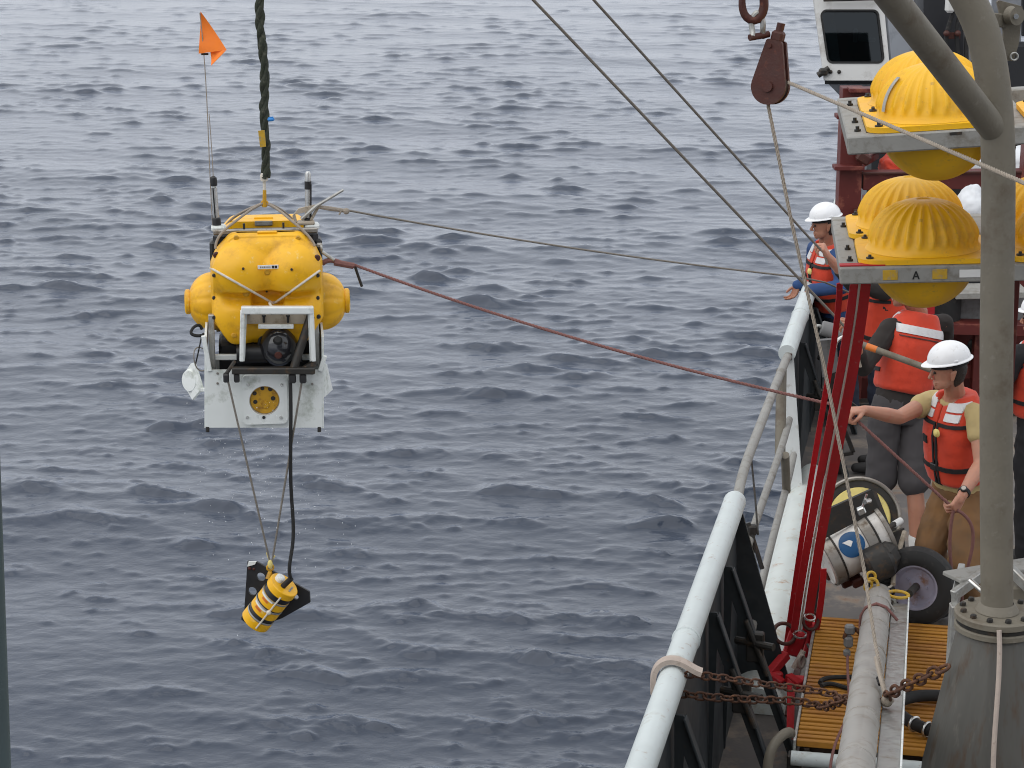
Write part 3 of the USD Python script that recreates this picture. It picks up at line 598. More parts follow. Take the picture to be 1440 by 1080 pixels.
# ---------------------------------------------------------------- red straps with their ratchets
t = thing('lashing_strap', 'bright red lashing straps running from rack shelf corner to the deck', 'strap')
def band(pts, w, th=0.006, up=(0, -1, 0.25)): return tube(curve(pts, 30), 1.0, sq=(w, th), up=up)
part(t, 'strap_band', band([at(1202, 398, 9.42), at(1186, 500, 9.75), at(1167, 600, 10.1), at(1143, 725, 10.5), at(1116, 895, 10.95)], 0.040), 'red_strap')
part(t, 'strap_band', band([at(1217, 398, 9.50), at(1203, 500, 9.8), at(1182, 610, 10.15), at(1160, 725, 10.55), at(1134, 890, 11.0)], 0.050), 'red_strap')
part(t, 'strap_band', band([at(1181, 398, 9.55), at(1173, 480, 9.9), at(1158, 570, 10.2), at(1138, 690, 10.5), at(1121, 800, 10.8), at(1106, 905, 11.05)], 0.028), 'red_strap')
part(t, 'strap_band', band([at(1158, 800, 10.9), at(1154, 850, 10.95), at(1142, 910, 11.0)], 0.034), 'red_strap')
part(t, 'hem_cord', tube(curve([at(1209, 398, 9.41), at(1194, 500, 9.75), at(1174, 605, 10.1), at(1151, 725, 10.5), at(1125, 885, 10.93)], 30), 0.0055, 8), 'leather_chafe', 'worn pale cord between the straps')
part(t, 'ratchet_body', cat([cbox((0.10, 0.05, 0.14), 0.012, at(1118, 905, 10.95), roty(15)), cbox((0.06, 0.06, 0.20), 0.012, at(1140, 900, 11.0), roty(8))]), 'red_strap')
part(t, 'ratchet_ring', ring(at(1103, 891, 10.93), 0.060, 0.011, (0.25, -1, 0.9), 24, 8, 1.0), 'rust_red')
part(t, 'ratchet_ring', ring(at(1140, 873, 10.95), 0.048, 0.010, (0.5, -1, 0.4), 24, 8), 'rust_red')
part(t, 'hook_arm', cat([bar(at(1106, 920, 10.9), at(1080, 950, 10.8), 0.045, 0.05), bar(at(1081, 948, 10.8), at(1100, 962, 10.75), 0.05, 0.045), bar(at(1108, 952, 10.78), at(1126, 964, 10.7), 0.05, 0.045), cbox((0.07, 0.04, 0.05), 0.01, at(1092, 951, 10.8))]), 'red_strap')
part(t, 'wire_tie', ring(at(1125, 892, 10.9), 0.028, 0.006, (0.2, -0.5, 1), 16, 6, 1.3), 'steel')
part(t, 'wire_tie', ring(at(1139, 868, 10.9), 0.024, 0.006, (0.3, -0.5, 1), 16, 6, 1.3), 'steel')
part(t, 'wire_tie', cat([tube(curve([at(1135, 905, 10.88), at(1142, 914, 10.86), at(1146, 908, 10.86)], 10), 0.007, 6)]), 'steel')
part(t, 'shackle', cat([ring(at(1127, 930, 10.8), 0.035, 0.010, (0.8, -1, 0.0), 16, 6, 0.6), cyl(at(1116, 940, 10.82), at(1130, 915, 10.84), 0.016, 8)]), 'leather_chafe')
part(t, 'strap_tail', band([at(1112, 958, 10.70), at(1112, 990, 10.3), at(1111, 1034, 9.75)], 0.048, 0.008), 'red_strap')
part(t, 'pad_eye', cat([cbox((0.16, 0.12, 0.02), 0.004, ship(float(SHIP.loc(at(1112, 905, 11.1))[0]), float(SHIP.loc(at(1112, 905, 11.1))[1]), 0.011), SHIP.R), ]), 'red_strap')

# ---------------------------------------------------------------- snatch block hanging from a shackle
BK = 9.5
t = thing('snatch_block', 'rust red snatch block hanging from a hook and shackle', 'pulley block')
bf = Frame(at(1086, 104, BK), roty(12) @ rotz(-28))
s = pxm(bf.o)
sh = sg.MultiPoint([(-0.040, 0.135), (0.010, 0.135)]).convex_hull.buffer(0.014).union(sg.Point(0.006, -0.055).buffer(0.080)).convex_hull
for y in (-0.034, 0.016):
    m = trimesh.creation.extrude_polygon(sh, 0.018, engine='earcut'); m.vertices = m.vertices @ rotx(90).T; m.apply_translation((0, y + 0.018, 0))
    part(t, 'cheek_plate', xf(m, bf.R, bf.o), 'rust_red')
part(t, 'sheave', xf(lathe([(0, 0.014), (0.075, 0.014), (0.060, 0.0), (0.075, -0.014), (0, -0.014)], 32, (0.006, 0, -0.055), (0, 1, 0)), bf.R, bf.o), 'dark_metal')
part(t, 'axle_pin', xf(cyl((0.006, -0.046, -0.055), (0.006, 0.046, -0.055), 0.024, 16), bf.R, bf.o), 'rust_red')
part(t, 'swivel', xf(cat([cbox((0.055, 0.05, 0.05), 0.01, (-0.015, 0, 0.165)), lathe([(0, 0.04), (0.018, 0.04), (0.018, 0), (0, 0)], 16, (-0.015, 0, 0.185))]), bf.R, bf.o), 'rust_red')
part(t, 'spacer_bolt', xf(cyl((-0.03, -0.044, 0.12), (-0.03, 0.044, 0.12), 0.010, 10), bf.R, bf.o), 'rust_red')
sp = bf.wor((-0.015, 0, 0.215))
a_, b_ = at(1056, 22, BK), at(1072, 22, BK)
part(t, 'shackle_bow', tube(curve([at(1058, 52, BK - .02), at(1057, 36, BK), at(1060, 22, BK), at(1065, 18, BK), at(1071, 24, BK), at(1073, 38, BK), at(1074, 52, BK + .02)], 24), 0.013, 10), 'galvanised')
part(t, 'shackle_pin', cyl(at(1054, 53, BK - .02), at(1081, 48, BK + .02), 0.015, 12), 'rust_red')
part(t, 'hook', tube(curve([at(1052, -30, BK), at(1045, -10, BK), at(1044, 10, BK), at(1052, 26, BK), at(1063, 28, BK), at(1072, 18, BK), at(1074, -2, BK), at(1067, -22, BK), at(1060, -60, BK)], 30), np.r_[np.linspace(0.012, 0.021, 15), np.linspace(0.021, 0.016, 15)], 12), 'rust_red')

# ---------------------------------------------------------------- steel canister, reel and wheel at the foot of the spar
t = thing('steel_canister', 'white steel canister with clamp bands and round blue sticker, tilted', 'canister')
ca, cb = at(1157, 789, 11.28), at(1240, 746, 11.36)
axis = unit(cb - ca); Lc = np.linalg.norm(cb - ca); Rc = 0.152
part(t, 'shell', lathe([(0, 0), (Rc - 0.01, 0), (Rc, 0.012), (Rc, Lc - 0.012), (Rc - 0.01, Lc), (0, Lc)], 48, ca, axis), 'drum_white')
for k in (0.10, 0.72):
    p = ca + axis * Lc * k
    part(t, 'clamp_band', lathe([(Rc + 0.001, -0.032), (Rc + 0.008, -0.028), (Rc + 0.008, 0.028), (Rc + 0.001, 0.032)], 48, p, axis), 'band_grey')
    part(t, 'band_edge', lathe([(Rc + 0.0085, 0.029), (Rc + 0.010, 0.031), (Rc + 0.010, 0.040), (Rc + 0.0012, 0.041)], 48, p, axis), 'dark_metal')
part(t, 'end_ring', lathe([(Rc - 0.02, -0.01), (Rc + 0.014, -0.008), (Rc + 0.014, 0.014), (Rc - 0.02, 0.016)], 48, cb - axis * 0.002, axis), 'band_grey')
tocam = unit(CAM - (ca + cb) / 2); yv = unit(tocam - axis * (tocam @ axis)); zv = np.cross(axis, yv)
# round sticker bent over the shell
g = []; N_ = 20
cs = ca + axis * Lc * 0.42; a0 = math.radians(-3)
def onshell(u, w, lift): a = a0 + w / Rc; return cs + axis * u + (Rc + lift) * (math.cos(a) * yv + math.sin(a) * (zv if zv[2] < 0 else -zv) * 1.0)
def patch(poly, lift, n=14):
    x0, y0, x1, y1 = poly.bounds; pts = [(x, y) for x in np.linspace(x0, x1, n) for y in np.linspace(y0, y1, n) if poly.contains(sg.Point(x, y))] + [poly.exterior.interpolate(k / 40, True).coords[0] for k in range(40)]
    from scipy.spatial import Delaunay
    pts = np.array(pts); D_ = Delaunay(pts); keep = [s for s in D_.simplices if poly.buffer(1e-4).contains(sg.Point(*pts[s].mean(0)))]
    v = np.array([onshell(x, y, lift) for x, y in pts]); v2 = np.array([onshell(x, y, lift - 0.0015) for x, y in pts]); f = np.array(keep)
    nrm = np.cross(v[f[0][1]] - v[f[0][0]], v[f[0][2]] - v[f[0][0]])
    m = trimesh.Trimesh(v, f, process=False)
    fl = np.einsum('ij,ij->i', m.face_normals, m.triangles_center - (cs + axis * ((m.triangles_center - cs) @ axis)[:, None])) < 0
    f = np.where(fl[:, None], f[:, ::-1], f); return trimesh.Trimesh(v, f, process=False)
stk = part(t, 'round_sticker', patch(sg.Point(0, 0).buffer(0.074), 0.003), 'sticker_blue')
part(stk, 'arrow_mark', patch(sg.Polygon([(-0.045, -0.030), (-0.002, -0.028), (0.012, -0.012), (-0.012, 0.010)]), 0.0048, 8), 'sticker_white')
brk = at(1204, 722, 11.42)
pl = [at(1158, 718, 11.20), at(1224, 688, 11.32), at(1236, 716, 11.32), at(1158, 757, 11.20)]
def slab(P, th):
    P = np.asarray(P); n = unit(np.cross(P[1] - P[0], P[3] - P[0])); return trimesh.convex.convex_hull(np.vstack([P - n * th / 2, P + n * th / 2]))
part(t, 'saddle_plate', slab(pl, 0.018), 'dark_metal')
part(t, 'saddle_plate', slab([at(1224, 689, 11.33), at(1231, 692, 11.36), at(1256, 756, 11.36), at(1246, 760, 11.30)], 0.018), 'dark_metal')
tl = at(1211, 718, 11.15)
part(t, 'band_lug', cat([cbox((0.045, 0.04, 0.04), 0.006, tl, roty(-25)), cyl(tl + (0, 0, 0.0), at(1219, 695, 11.15), 0.007, 8), cyl(at(1216, 706, 11.12), at(1223, 704, 11.16), 0.014, 8)]), 'steel')
part(t, 'outlet', cat([cyl(at(1246, 744, 11.25), at(1258, 737, 11.3), 0.016, 12)]), 'dark_metal')
part(t, 'outlet_cap', cyl(at(1257, 738, 11.3), at(1267, 732, 11.34), 0.020, 12), 'sticker_white')

t = thing('rope_reel', 'large grey reel with pale yellow disc behind the white canister', 'reel')
rc = at(1209, 728, 11.75); rn = unit((-0.10, -1.0, 0.45)); s = pxm(rc)
part(t, 'flange_disc', lathe([(0, 0), (0.233, 0), (0.240, 0.006), (0.240, 0.022), (0.230, 0.028), (0.215, 0.014), (0, 0.014)], 56, rc - rn * 0.03, rn), 'dark_metal')
part(t, 'rim', ring(rc - rn * 0.012, 0.231, 0.012, rn, 56, 8), 'band_grey')
part(t, 'core_disc', lathe([(0, 0.0), (0.172, 0.0), (0.178, 0.008), (0.172, 0.020), (0.12, 0.022), (0, 0.022)], 48, rc - rn * 0.015, rn), 'reel_yellow')
part(t, 'drum', lathe([(0, 0), (0.14, 0), (0.14, -0.22), (0, -0.22)], 32, rc - rn * 0.031, rn), 'dark_metal')
part(t, 'flange_disc', lathe([(0, 0), (0.23, 0), (0.23, -0.02), (0, -0.02)], 48, rc - rn * 0.251, rn), 'dark_metal')
for sx_ in (-0.22, 0.22):
    p = rc - rn * 0.13 + np.array((sx_, 0, -0.15)); part(t, 'cradle_leg', bar(p * (1, 1, 0) + (sx_ * 0.2, 0, DECK), p, 0.05, 0.06, (0, 1, 0)), 'dark_metal')
part(t, 'axle', cyl(rc - rn * 0.13 + (-0.24, 0, -0.15), rc - rn * 0.13 + (0.24, 0, -0.15), 0.02, 12), 'dark_metal')

t = thing('winch_gearbox', 'black greasy gearbox and frame between canister and wheel', 'gearbox')
G = lambda x, y, d=11.3: at(x, y, d)
part(t, 'housing', cat([lathe([(0, 0), (0.09, 0), (0.105, 0.02), (0.105, 0.13), (0.08, 0.16), (0, 0.16)], 28, G(1216, 800, 11.16), unit((1, 0.25, 0.42))), cbox((0.19, 0.16, 0.15), 0.04, G(1240, 783, 11.2), roty(-28))]), 'dark_metal')
part(t, 'side_plate', slab([G(1246, 752, 11.42), G(1270, 742, 11.46), G(1272, 800, 11.40), G(1244, 815, 11.35)], 0.03), 'dark_metal')
part(t, 'lower_bracket', cat([cbox((0.16, 0.12, 0.06), 0.01, G(1178, 800, 11.35), roty(-20)), cbox((0.12, 0.10, 0.07), 0.01, G(1195, 812, 11.32), roty(-25)), cbox((0.07, 0.06, 0.05), 0.01, G(1206, 818, 11.25), roty(-25))]), 'rust_red')
part(t, 'clevis', cat([cbox((0.11, 0.10, 0.12), 0.02, G(1240, 822, 11.2)), cyl(G(1228, 835, 11.1), G(1254, 828, 11.15), 0.035, 16)]), 'black_rubber')
part(t, 'white_band', cat([ring(G(1240, 815, 11.16), 0.065, 0.007, unit((0.1, -0.5, 1)), 24, 6), ring(G(1240, 826, 11.13), 0.058, 0.007, unit((0.1, -0.5, 1)), 24, 6)]), 'rope_white')
part(t, 'support_leg', bar(G(1232, 800, 11.45) * (1, 1, 0) + (0, 0, DECK + 0.002), G(1232, 800, 11.45), 0.09, 0.09, (0, 1, 0)), 'dark_metal')
part(t, 'greasy_hose', tube(curve([G(1272, 748, 11.40), G(1264, 775, 11.3), G(1258, 800, 11.22), G(1256, 822, 11.12)], 20), 0.014, 8), 'beige_plate')

t = thing('wheel', 'black rubber trailer wheel with lilac grey hub at spar end', 'wheel')
wc = at(1289, 824, 11.18); wn = unit((-0.42, -1, 0.12))
prof = [(0.128, -0.055), (0.150, -0.066), (0.185, -0.066), (0.210, -0.052), (0.221, -0.028), (0.2235, 0.0), (0.221, 0.028), (0.210, 0.052), (0.185, 0.066), (0.150, 0.066), (0.128, 0.055), (0.128, -0.055)]
ty = part(t, 'tyre', lathe(prof, 64, wc, wn), 'black_rubber')
hub = part(t, 'hub', lathe([(0, 0.012), (0.03, 0.014), (0.06, 0.012), (0.10, 0.022), (0.118, 0.050), (0.128, 0.052), (0.130, 0.03), (0.128, -0.05), (0, -0.05)], 48, wc, wn), 'hub_lilac')
part(hub, 'hub_cap', lathe([(0, 0.03), (0.016, 0.028), (0.022, 0.012), (0.022, 0.0), (0, 0)], 20, wc + wn * 0.012, wn), 'rust_red')
ex = unit(np.cross((0, 0, 1), wn)); ey = np.cross(wn, ex)
for k in range(5):
    u = 2 * math.pi * k / 5; part(hub, 'lug_nut', lathe([(0, 0.010), (0.006, 0.010), (0.007, 0.0), (0, 0)], 6, wc + wn * 0.012 + 0.06 * (math.cos(u) * ex + math.sin(u) * ey), wn), 'hub_lilac')
part(t, 'axle', cyl(wc + wn * 0.02, wc + wn * 0.20, 0.022, 14), 'dark_metal')

t = thing('yellow_rope_knot', 'small bright yellow rope loops tied at the end of the spar', 'rope')
part(t, 'loop', cat([ring(at(1225, 811, 11.0), 0.026, 0.008, (0.3, -1, 0.3), 18, 8), ring(at(1226, 822, 10.98), 0.033, 0.009, (-0.2, -1, 0.3), 18, 8), ring(at(1221, 824, 10.97), 0.026, 0.008, (0.6, -1, 0.1), 18, 8)]), 'tag_yellow')
t = thing('pull_handle', 'flat yellow ring handle in front of the wheel hub', 'handle')
part(t, 'ring', ring(at(1263, 836, 10.92), 0.056, 0.009, (0.05, 0.02, 1), 24, 8, 1.0), 'tag_yellow')
part(t, 'stem', cyl(at(1252, 835, 11.0), at(1246, 833, 11.1), 0.009, 8), 'dark_metal')

t = thing('wire_clamp', 'wire rope end with shackle and clamps hanging left of the spar', 'wire rope')
W_ = lambda x, y: at(x, y, 10.35)
part(t, 'shackle', tube(curve([W_(1188, 898), W_(1190, 890), W_(1198, 884), W_(1205, 886), W_(1214, 893), W_(1218, 890)], 16), 0.012, 8), 'rusty_chain')
part(t, 'clamp', cat([cbox((0.05, 0.05, 0.05), 0.01, W_(1195, 885)), cbox((0.045, 0.05, 0.06), 0.01, W_(1193, 902)), cbox((0.035, 0.04, 0.04), 0.01, W_(1191, 918))]), 'machine_grey')
part(t, 'wire', tube(curve([W_(1192, 920), at(1193, 960, 10.0), at(1190, 1010, 9.5), at(1172, 1055, 9.1), at(1166, 1100, 8.9)], 24), 0.007, 8), 'rope_red')
part(t, 'loose_thread', tube(curve([at(1256, 880, 10.8), at(1252, 930, 10.3), at(1256, 960, 10.0), at(1262, 975, 9.9)], 20), 0.005, 6), 'black_rubber')
# ---------------------------------------------------------------- the seabed instrument on its lifting line
OB = Frame(at(374, 403, 13.0), rotz(6.7))
def ob(px, py, y=0.0): return OB.pix(px, py, y, 1)
ox = lambda m: xf(m, OB.R, OB.o)
t = OBS = thing('seabed_instrument', 'yellow and white seabed instrument dripping as it hangs from the lifting line', 'instrument')
YF = -0.16                                             # rim plane of the front shell
tl_, br_ = ob(294, 328, YF), ob(456, 479, YF)
cx, cz = (tl_[0] + br_[0]) / 2, (tl_[2] + br_[2]) / 2; hw, hh_ = (br_[0] - tl_[0]) / 2, (tl_[2] - br_[2]) / 2
outline = sg.Polygon([(-hw, -0.19), (-hw, hh_ - 0.18), (-hw + 0.035, hh_ - 0.10), (-hw + 0.13, hh_), (hw - 0.13, hh_), (hw - 0.035, hh_ - 0.10), (hw, hh_ - 0.18), (hw, -0.19), (hw - 0.10, -hh_), (-hw + 0.10, -hh_)]).buffer(-0.06).buffer(0.06, 8)
def sph(x, z, x0, z0, rx, rz, h): return h * np.sqrt(np.maximum(0, 1 - ((x - x0) / rx) ** 2 - ((z - z0) / rz) ** 2))
def smax(a, b, k=0.03): return np.log(np.exp(a / k) + np.exp(b / k)) * k
def step(x, a, b): t_ = np.clip((x - a) / (b - a), 0, 1); return t_ * t_ * (3 - 2 * t_)
def relief(x, z, tt):
    body = 0.035 * step(tt, 0.95, 0.90) + 0.060 * (1 - np.clip(tt / 0.93, 0, 1) ** 7) ** 0.7
    lobes = smax(sph(x, z, -0.165, 0.115, 0.20, 0.19, 0.155), sph(x, z, 0.165, 0.115, 0.20, 0.19, 0.155))
    low = smax(sph(x, z, -0.20, -0.17, 0.16, 0.20, 0.11), sph(x, z, 0.20, -0.17, 0.16, 0.20, 0.11))
    belly = sph(x, z, 0, -0.16, 0.22, 0.17, 0.085)
    lobes, low = lobes * 1.28, low * 1.2
    h = smax(smax(body, lobes, 0.010), smax(low, belly, 0.02), 0.012)
    h = smax(h, 0.072 * step(np.abs(x), 0.12, 0.07) * step(z, 0.0, 0.05) * step(z, 0.27, 0.20), 0.02)
    rec = step(np.abs(x), 0.105, 0.085) * step(z, -0.105, -0.085) * step(z, 0.0, -0.018)
    h = h - 0.06 * rec
    ledge = step(z, 0.012, -0.012) * step(z, -0.12, -0.03) * step(np.abs(x), 0.30, 0.22)
    h = h - 0.045 * ledge
    return h * step(tt, 1.0, 0.955) + 0.012
def shell_mesh(sign, y0):
    nt, na = 64, 200; v = []
    ext = outline.exterior
    ang = np.linspace(0, 2 * math.pi, na, endpoint=False); B = []
    for a in ang:
        ln = sg.LineString([(0, 0), (2 * math.cos(a), 2 * math.sin(a))]); q = ln.intersection(ext); B.append((q.x, q.y))
    B = np.array(B); tt = np.linspace(0.0, 1.0, nt)[1:] ** 0.85
    X = tt[:, None] * B[None, :, 0]; Z = tt[:, None] * B[None, :, 1]
    H = relief(X, Z, tt[:, None])
    v = np.stack([X + cx, y0 + sign * H, Z + cz], -1).reshape(-1, 3)
    c0 = np.array([[cx, y0 + sign * float(relief(np.array(0.), np.array(0.), np.array(0.))), cz]])
    back = np.stack([B[:, 0] + cx, np.full(na, y0 - sign * 0.02), B[:, 1] + cz], -1); cb_ = np.array([[cx, y0 - sign * 0.02, cz]])
    V = np.vstack([v, c0, back, cb_]); f = []; k = (nt - 1) * na
    for q in range(na):
        w = (q + 1) % na; f.append((k, q, w))
        for i in range(nt - 2): f += [(i * na + q, (i + 1) * na + q, (i + 1) * na + w), (i * na + q, (i + 1) * na + w, i * na + w)]
        i = nt - 2; f += [(i * na + q, k + 1 + q, k + 1 + w), (i * na + q, k + 1 + w, i * na + w), (k + 1 + na, k + 1 + w, k + 1 + q)]
    m = trimesh.Trimesh(V, f, process=False)
    if m.volume < 0: m.invert()
    return m
FS = part(t, 'front_shell', ox(shell_mesh(-1, YF)), 'yellow_plastic', smooth=50)
BS = part(t, 'back_shell', ox(shell_mesh(1, 0.42)), 'yellow_plastic', smooth=50)
part(t, 'front_rim', ox(xf(trimesh.creation.extrude_polygon(outline.difference(outline.buffer(-0.03)), 0.04, engine='earcut'), rotx(90), (cx, YF + 0.03, cz))), 'yellow_plastic')
# middle plates between the shells
mo = outline.buffer(-0.012)
part(t, 'middle_plate', ox(xf(trimesh.creation.extrude_polygon(mo, 0.20, engine='earcut'), rotx(90), (cx, 0.075, cz - 0.006))), 'black_plastic')
part(t, 'back_plate', ox(xf(trimesh.creation.extrude_polygon(outline, 0.20, engine='earcut'), rotx(90), (cx, 0.40, cz))), 'yellow_plastic')
zt = cz + hh_
part(t, 'top_bar', ox(cbox((0.64, 0.035, 0.03), 0.006, (cx, -0.10, zt - 0.006))), 'band_grey')
for x in (-0.13, 0.11): part(t, 'top_pin', ox(cyl((cx + x, -0.10, zt), (cx + x, -0.10, zt + 0.045), 0.007, 8)), 'black_plastic')
for sgn in (-1, 1):
    part(t, 'corner_block', ox(cat([cbox((0.10, 0.16, 0.10), 0.03, (cx + sgn * (hw - 0.07), 0.0, zt - 0.06)), cbox((0.05, 0.14, 0.26), 0.02, (cx + sgn * (hw - 0.022), 0.0, zt - 0.20))])), 'black_plastic')
    part(t, 'collar', ox(cbox((0.09, 0.10, 0.035), 0.012, (cx + sgn * (hw - 0.055), 0.0, zt + 0.002))), 'white_plastic')
# handle slots, stickers, bolts
sl_ = xf(trimesh.creation.extrude_polygon(rrect(0.115, 0.026, 0.012), 0.006, engine='earcut'), rotx(90))
q = ob(376, 337, YF - 0.02)
part(FS, 'handle_slot', ox(xf(sl_, np.eye(3), (q[0], YF - 0.012, zt - 0.04))), 'dark_metal')
part(FS, 'handle_lip', ox(cbox((0.12, 0.03, 0.014), 0.005, (q[0], YF - 0.012, zt + 0.002))), 'yellow_plastic')
part(BS, 'handle_slot', ox(cbox((0.11, 0.012, 0.03), 0.004, (q[0] - 0.02, 0.195, zt - 0.012))), 'shelf_grey')
part(BS, 'handle_lip', ox(cbox((0.12, 0.03, 0.014), 0.005, (q[0] - 0.02, 0.30, zt + 0.004))), 'yellow_plastic')
# white sticker with small dark marks
def front_y(x, z):                                     # surface of the front shell in local coordinates
    d = sg.Point(x - cx, z - cz); r_ = math.hypot(x - cx, z - cz) + 1e-9
    ln = sg.LineString([(0, 0), ((x - cx) / r_ * 2, (z - cz) / r_ * 2)]); b = ln.intersection(outline.exterior)
    tt = r_ / math.hypot(b.x, b.y); return YF - float(relief(np.array(x - cx), np.array(z - cz), np.array(tt)))
q = ob(377, 374, YF - 0.15); fy = min(front_y(q[0] + k, q[2]) for k in (-0.06, 0, 0.06))
sk = part(FS, 'sticker', ox(cbox((0.125, 0.006, 0.024), 0.001, (q[0], fy - 0.001, q[2]))), 'sticker_white')
for i in range(6): part(sk, 'printed_mark', ox(cbox((0.007, 0.002, 0.010 - 0.003 * (i % 2)), 0.0004, (q[0] - 0.045 + i * 0.011, fy - 0.0045, q[2]))), 'band_grey')
for i in range(2): part(sk, 'printed_mark', ox(cbox((0.013, 0.002, 0.015), 0.0004, (q[0] + 0.030 + i * 0.017, fy - 0.0045, q[2]))), 'black_plastic')
def stud(px, py, r, yv=None, m='dark_metal', nm='bolt', h=0.012):
    q = ob(px, py, YF - 0.05)
    y = front_y(q[0], q[2]); q = ob(px, py, y); y = front_y(q[0], q[2])
    part(FS, nm, ox(lathe([(0, h), (r * 0.7, h), (r, h * 0.5), (r, -0.006), (0, -0.006)], 12, (q[0], y, q[2]), (0, -1, 0))), m)
for px, py, r in [(332, 334, .016), (419, 335, .016), (304, 360, .020), (446, 363, .020), (376, 382, .020), (342, 378, .008), (410, 379, .008), (346, 411, .022), (405, 411, .018), (375, 410, .007), (301, 387, .012), (301, 419, .012), (301, 446, .014), (447, 387, .012), (447, 419, .012), (448, 445, .014), (329, 471, .017)]:
    stud(px, py, r, m='rust_red' if (px, py) in ((304, 360), (446, 363)) else 'amber_inside' if r > .0155 else 'dark_metal')
# side floats
for sgn in (-1, 1):
    q = ob(374 + sgn * 78, 424, 0.1); c = (cx + sgn * (hw - 0.03), 0.11, q[2])
    R_ = 0.182; tip = (485 - 452) / pxm(OB.o) + 0.035
    pr = [(0, 0), (R_, 0.0), (R_, 0.03)] + [(R_ * math.cos(u) ** 0.9 if u < 1.5 else 0.0, 0.03 + (tip - 0.03) * math.sin(u)) for u in np.linspace(0.08, 1.19, 16)]
    e = pr[-1][0]
    pr += [(e, tip * 0.96), (e + 0.004, tip * 0.965), (e + 0.004, tip + 0.014), (e - 0.010, tip + 0.022), (0, tip + 0.022)]
    w = lambda a, h: 1 - 0.030 * np.abs(np.cos(a * 5)) ** 10 * np.clip((h - 0.01) / 0.03, 0, 1) * np.clip((tip * 0.95 - h) / 0.02, 0, 1)
    sf = part(t, 'side_float', ox(lathe(pr, 120, c, (sgn, 0, 0.0), wob=w)), 'yellow_plastic', smooth=50)
    part(sf, 'mounting_ring', ox(lathe([(R_ - 0.01, -0.012), (R_ + 0.012, -0.01), (R_ + 0.012, 0.012), (R_ - 0.01, 0.014)], 64, c, (sgn, 0, 0))), 'yellow_plastic')
# masts: two silver beacon tubes with black caps
for px, top, sgn in ((303, 250, -1), (433, 243, 1)):
    a, b = ob(px + (2 if sgn < 0 else 0), 319, 0.0), ob(px - (3 if sgn < 0 else 0), top, 0.0)
    ax_ = unit(b - a); L_ = np.linalg.norm(b - a)
    bc = part(t, 'beacon', ox(lathe([(0, 0), (0.0185, 0), (0.0185, L_ * 0.80), (0.014, L_ * 0.81), (0, L_ * 0.81)], 20, a, ax_)), 'mast_silver', 'silver beacon tube with black top')
    part(bc, 'black_stripe', ox(bar(a + (0.012 * sgn + 0.006, -0.0165, 0.02), a + ax_ * L_ * 0.8 + (0.012 * sgn + 0.006, -0.0165, 0), 0.010, 0.005, (0, 1, 0))), 'black_plastic')
    part(bc, 'neck', ox(lathe([(0.013, 0), (0.013, L_ * 0.06)], 16, a + ax_ * L_ * 0.80, ax_)), 'white_plastic')
    if sgn < 0: part(bc, 'cap', ox(lathe([(0, 0), (0.021, 0), (0.022, 0.03), (0.020, 0.05), (0.008, 0.06), (0, 0.06)], 20, a + ax_ * L_ * 0.84, ax_)), 'black_plastic')
    else:
        part(bc, 'cap', ox(lathe([(0, 0), (0.021, 0), (0.021, 0.05), (0, 0.05)], 20, a + ax_ * L_ * 0.70, ax_)), 'black_plastic')
        part(bc, 'lamp', ox(lathe([(0, 0), (0.019, 0), (0.019, 0.045), (0.012, 0.062), (0, 0.066)], 20, a + ax_ * L_ * 0.84, ax_)), 'mast_silver')
    part(bc, 'base', ox(lathe([(0, 0), (0.027, 0), (0.027, 0.06), (0.02, 0.07), (0, 0.07)], 20, a - ax_ * 0.01, ax_)), 'black_plastic')
# tag-line arm on the right shoulder
q = ob(430, 300, 0.0)
tlb = part(t, 'release_plate', ox(slab([ob(412, 302, -0.02), ob(420, 293, -0.02), ob(442, 288, -0.02), ob(446, 294, -0.02)], 0.02)), 'beige_plate')
part(tlb, 'foot', ox(cat([cbox((0.11, 0.06, 0.025), 0.008, ob(430, 313, -0.02)), bar(ob(413, 302, -0.02), ob(416, 313, -0.02), 0.02, 0.02), bar(ob(437, 310, -0.02), ob(448, 290, -0.02), 0.018, 0.018)])), 'beige_plate')
part(t, 'release_lever', ox(tube([ob(424, 308, -0.03), ob(446, 289, -0.06), ob(483, 267, -0.10)], [0.012, 0.011, 0.008], 10)), 'galvanised')
part(t, 'side_shackle', ox(cat([ring(ob(451, 349, -0.1), 0.022, 0.008, (1, 0.2, 0), 16, 6), cyl(ob(453, 354, -0.12), ob(470, 366, -0.14), 0.011, 10), cbox((0.04, 0.03, 0.03), 0.008, ob(449, 345, -0.1))])), 'galvanised')
# white frame in front, with its board and camera dome
YB = -0.40
fr_ = part(t, 'front_frame', ox(cat([bar(ob(339, 436, YB), ob(441, 436, YB), 0.05, 0.045, (0, 0, 1), 0.006), bar(ob(341, 436, YB), ob(340, 508, YB), 0.028, 0.040, (0, 1, 0), 0.006), bar(ob(438, 436, YB), ob(441, 508, YB), 0.028, 0.040, (0, 1, 0), 0.006)])), 'white_plastic')
part(fr_, 'side_cheek', ox(slab([ob(346, 440, YB + 0.02), ob(346, 440, YB + 0.16), ob(343, 508, YB + 0.16), ob(343, 508, YB + 0.02)], 0.012)), 'white_plastic')
part(fr_, 'side_cheek', ox(slab([ob(434, 440, YB + 0.02), ob(434, 440, YB + 0.16), ob(437, 508, YB + 0.16), ob(437, 508, YB + 0.02)], 0.012)), 'white_plastic')
bd = part(t, 'backing_board', ox(slab([ob(346, 438, YB + 0.10), ob(436, 438, YB + 0.10), ob(436, 455, YB + 0.10), ob(346, 455, YB + 0.10)], 0.014)), 'beige_plate')
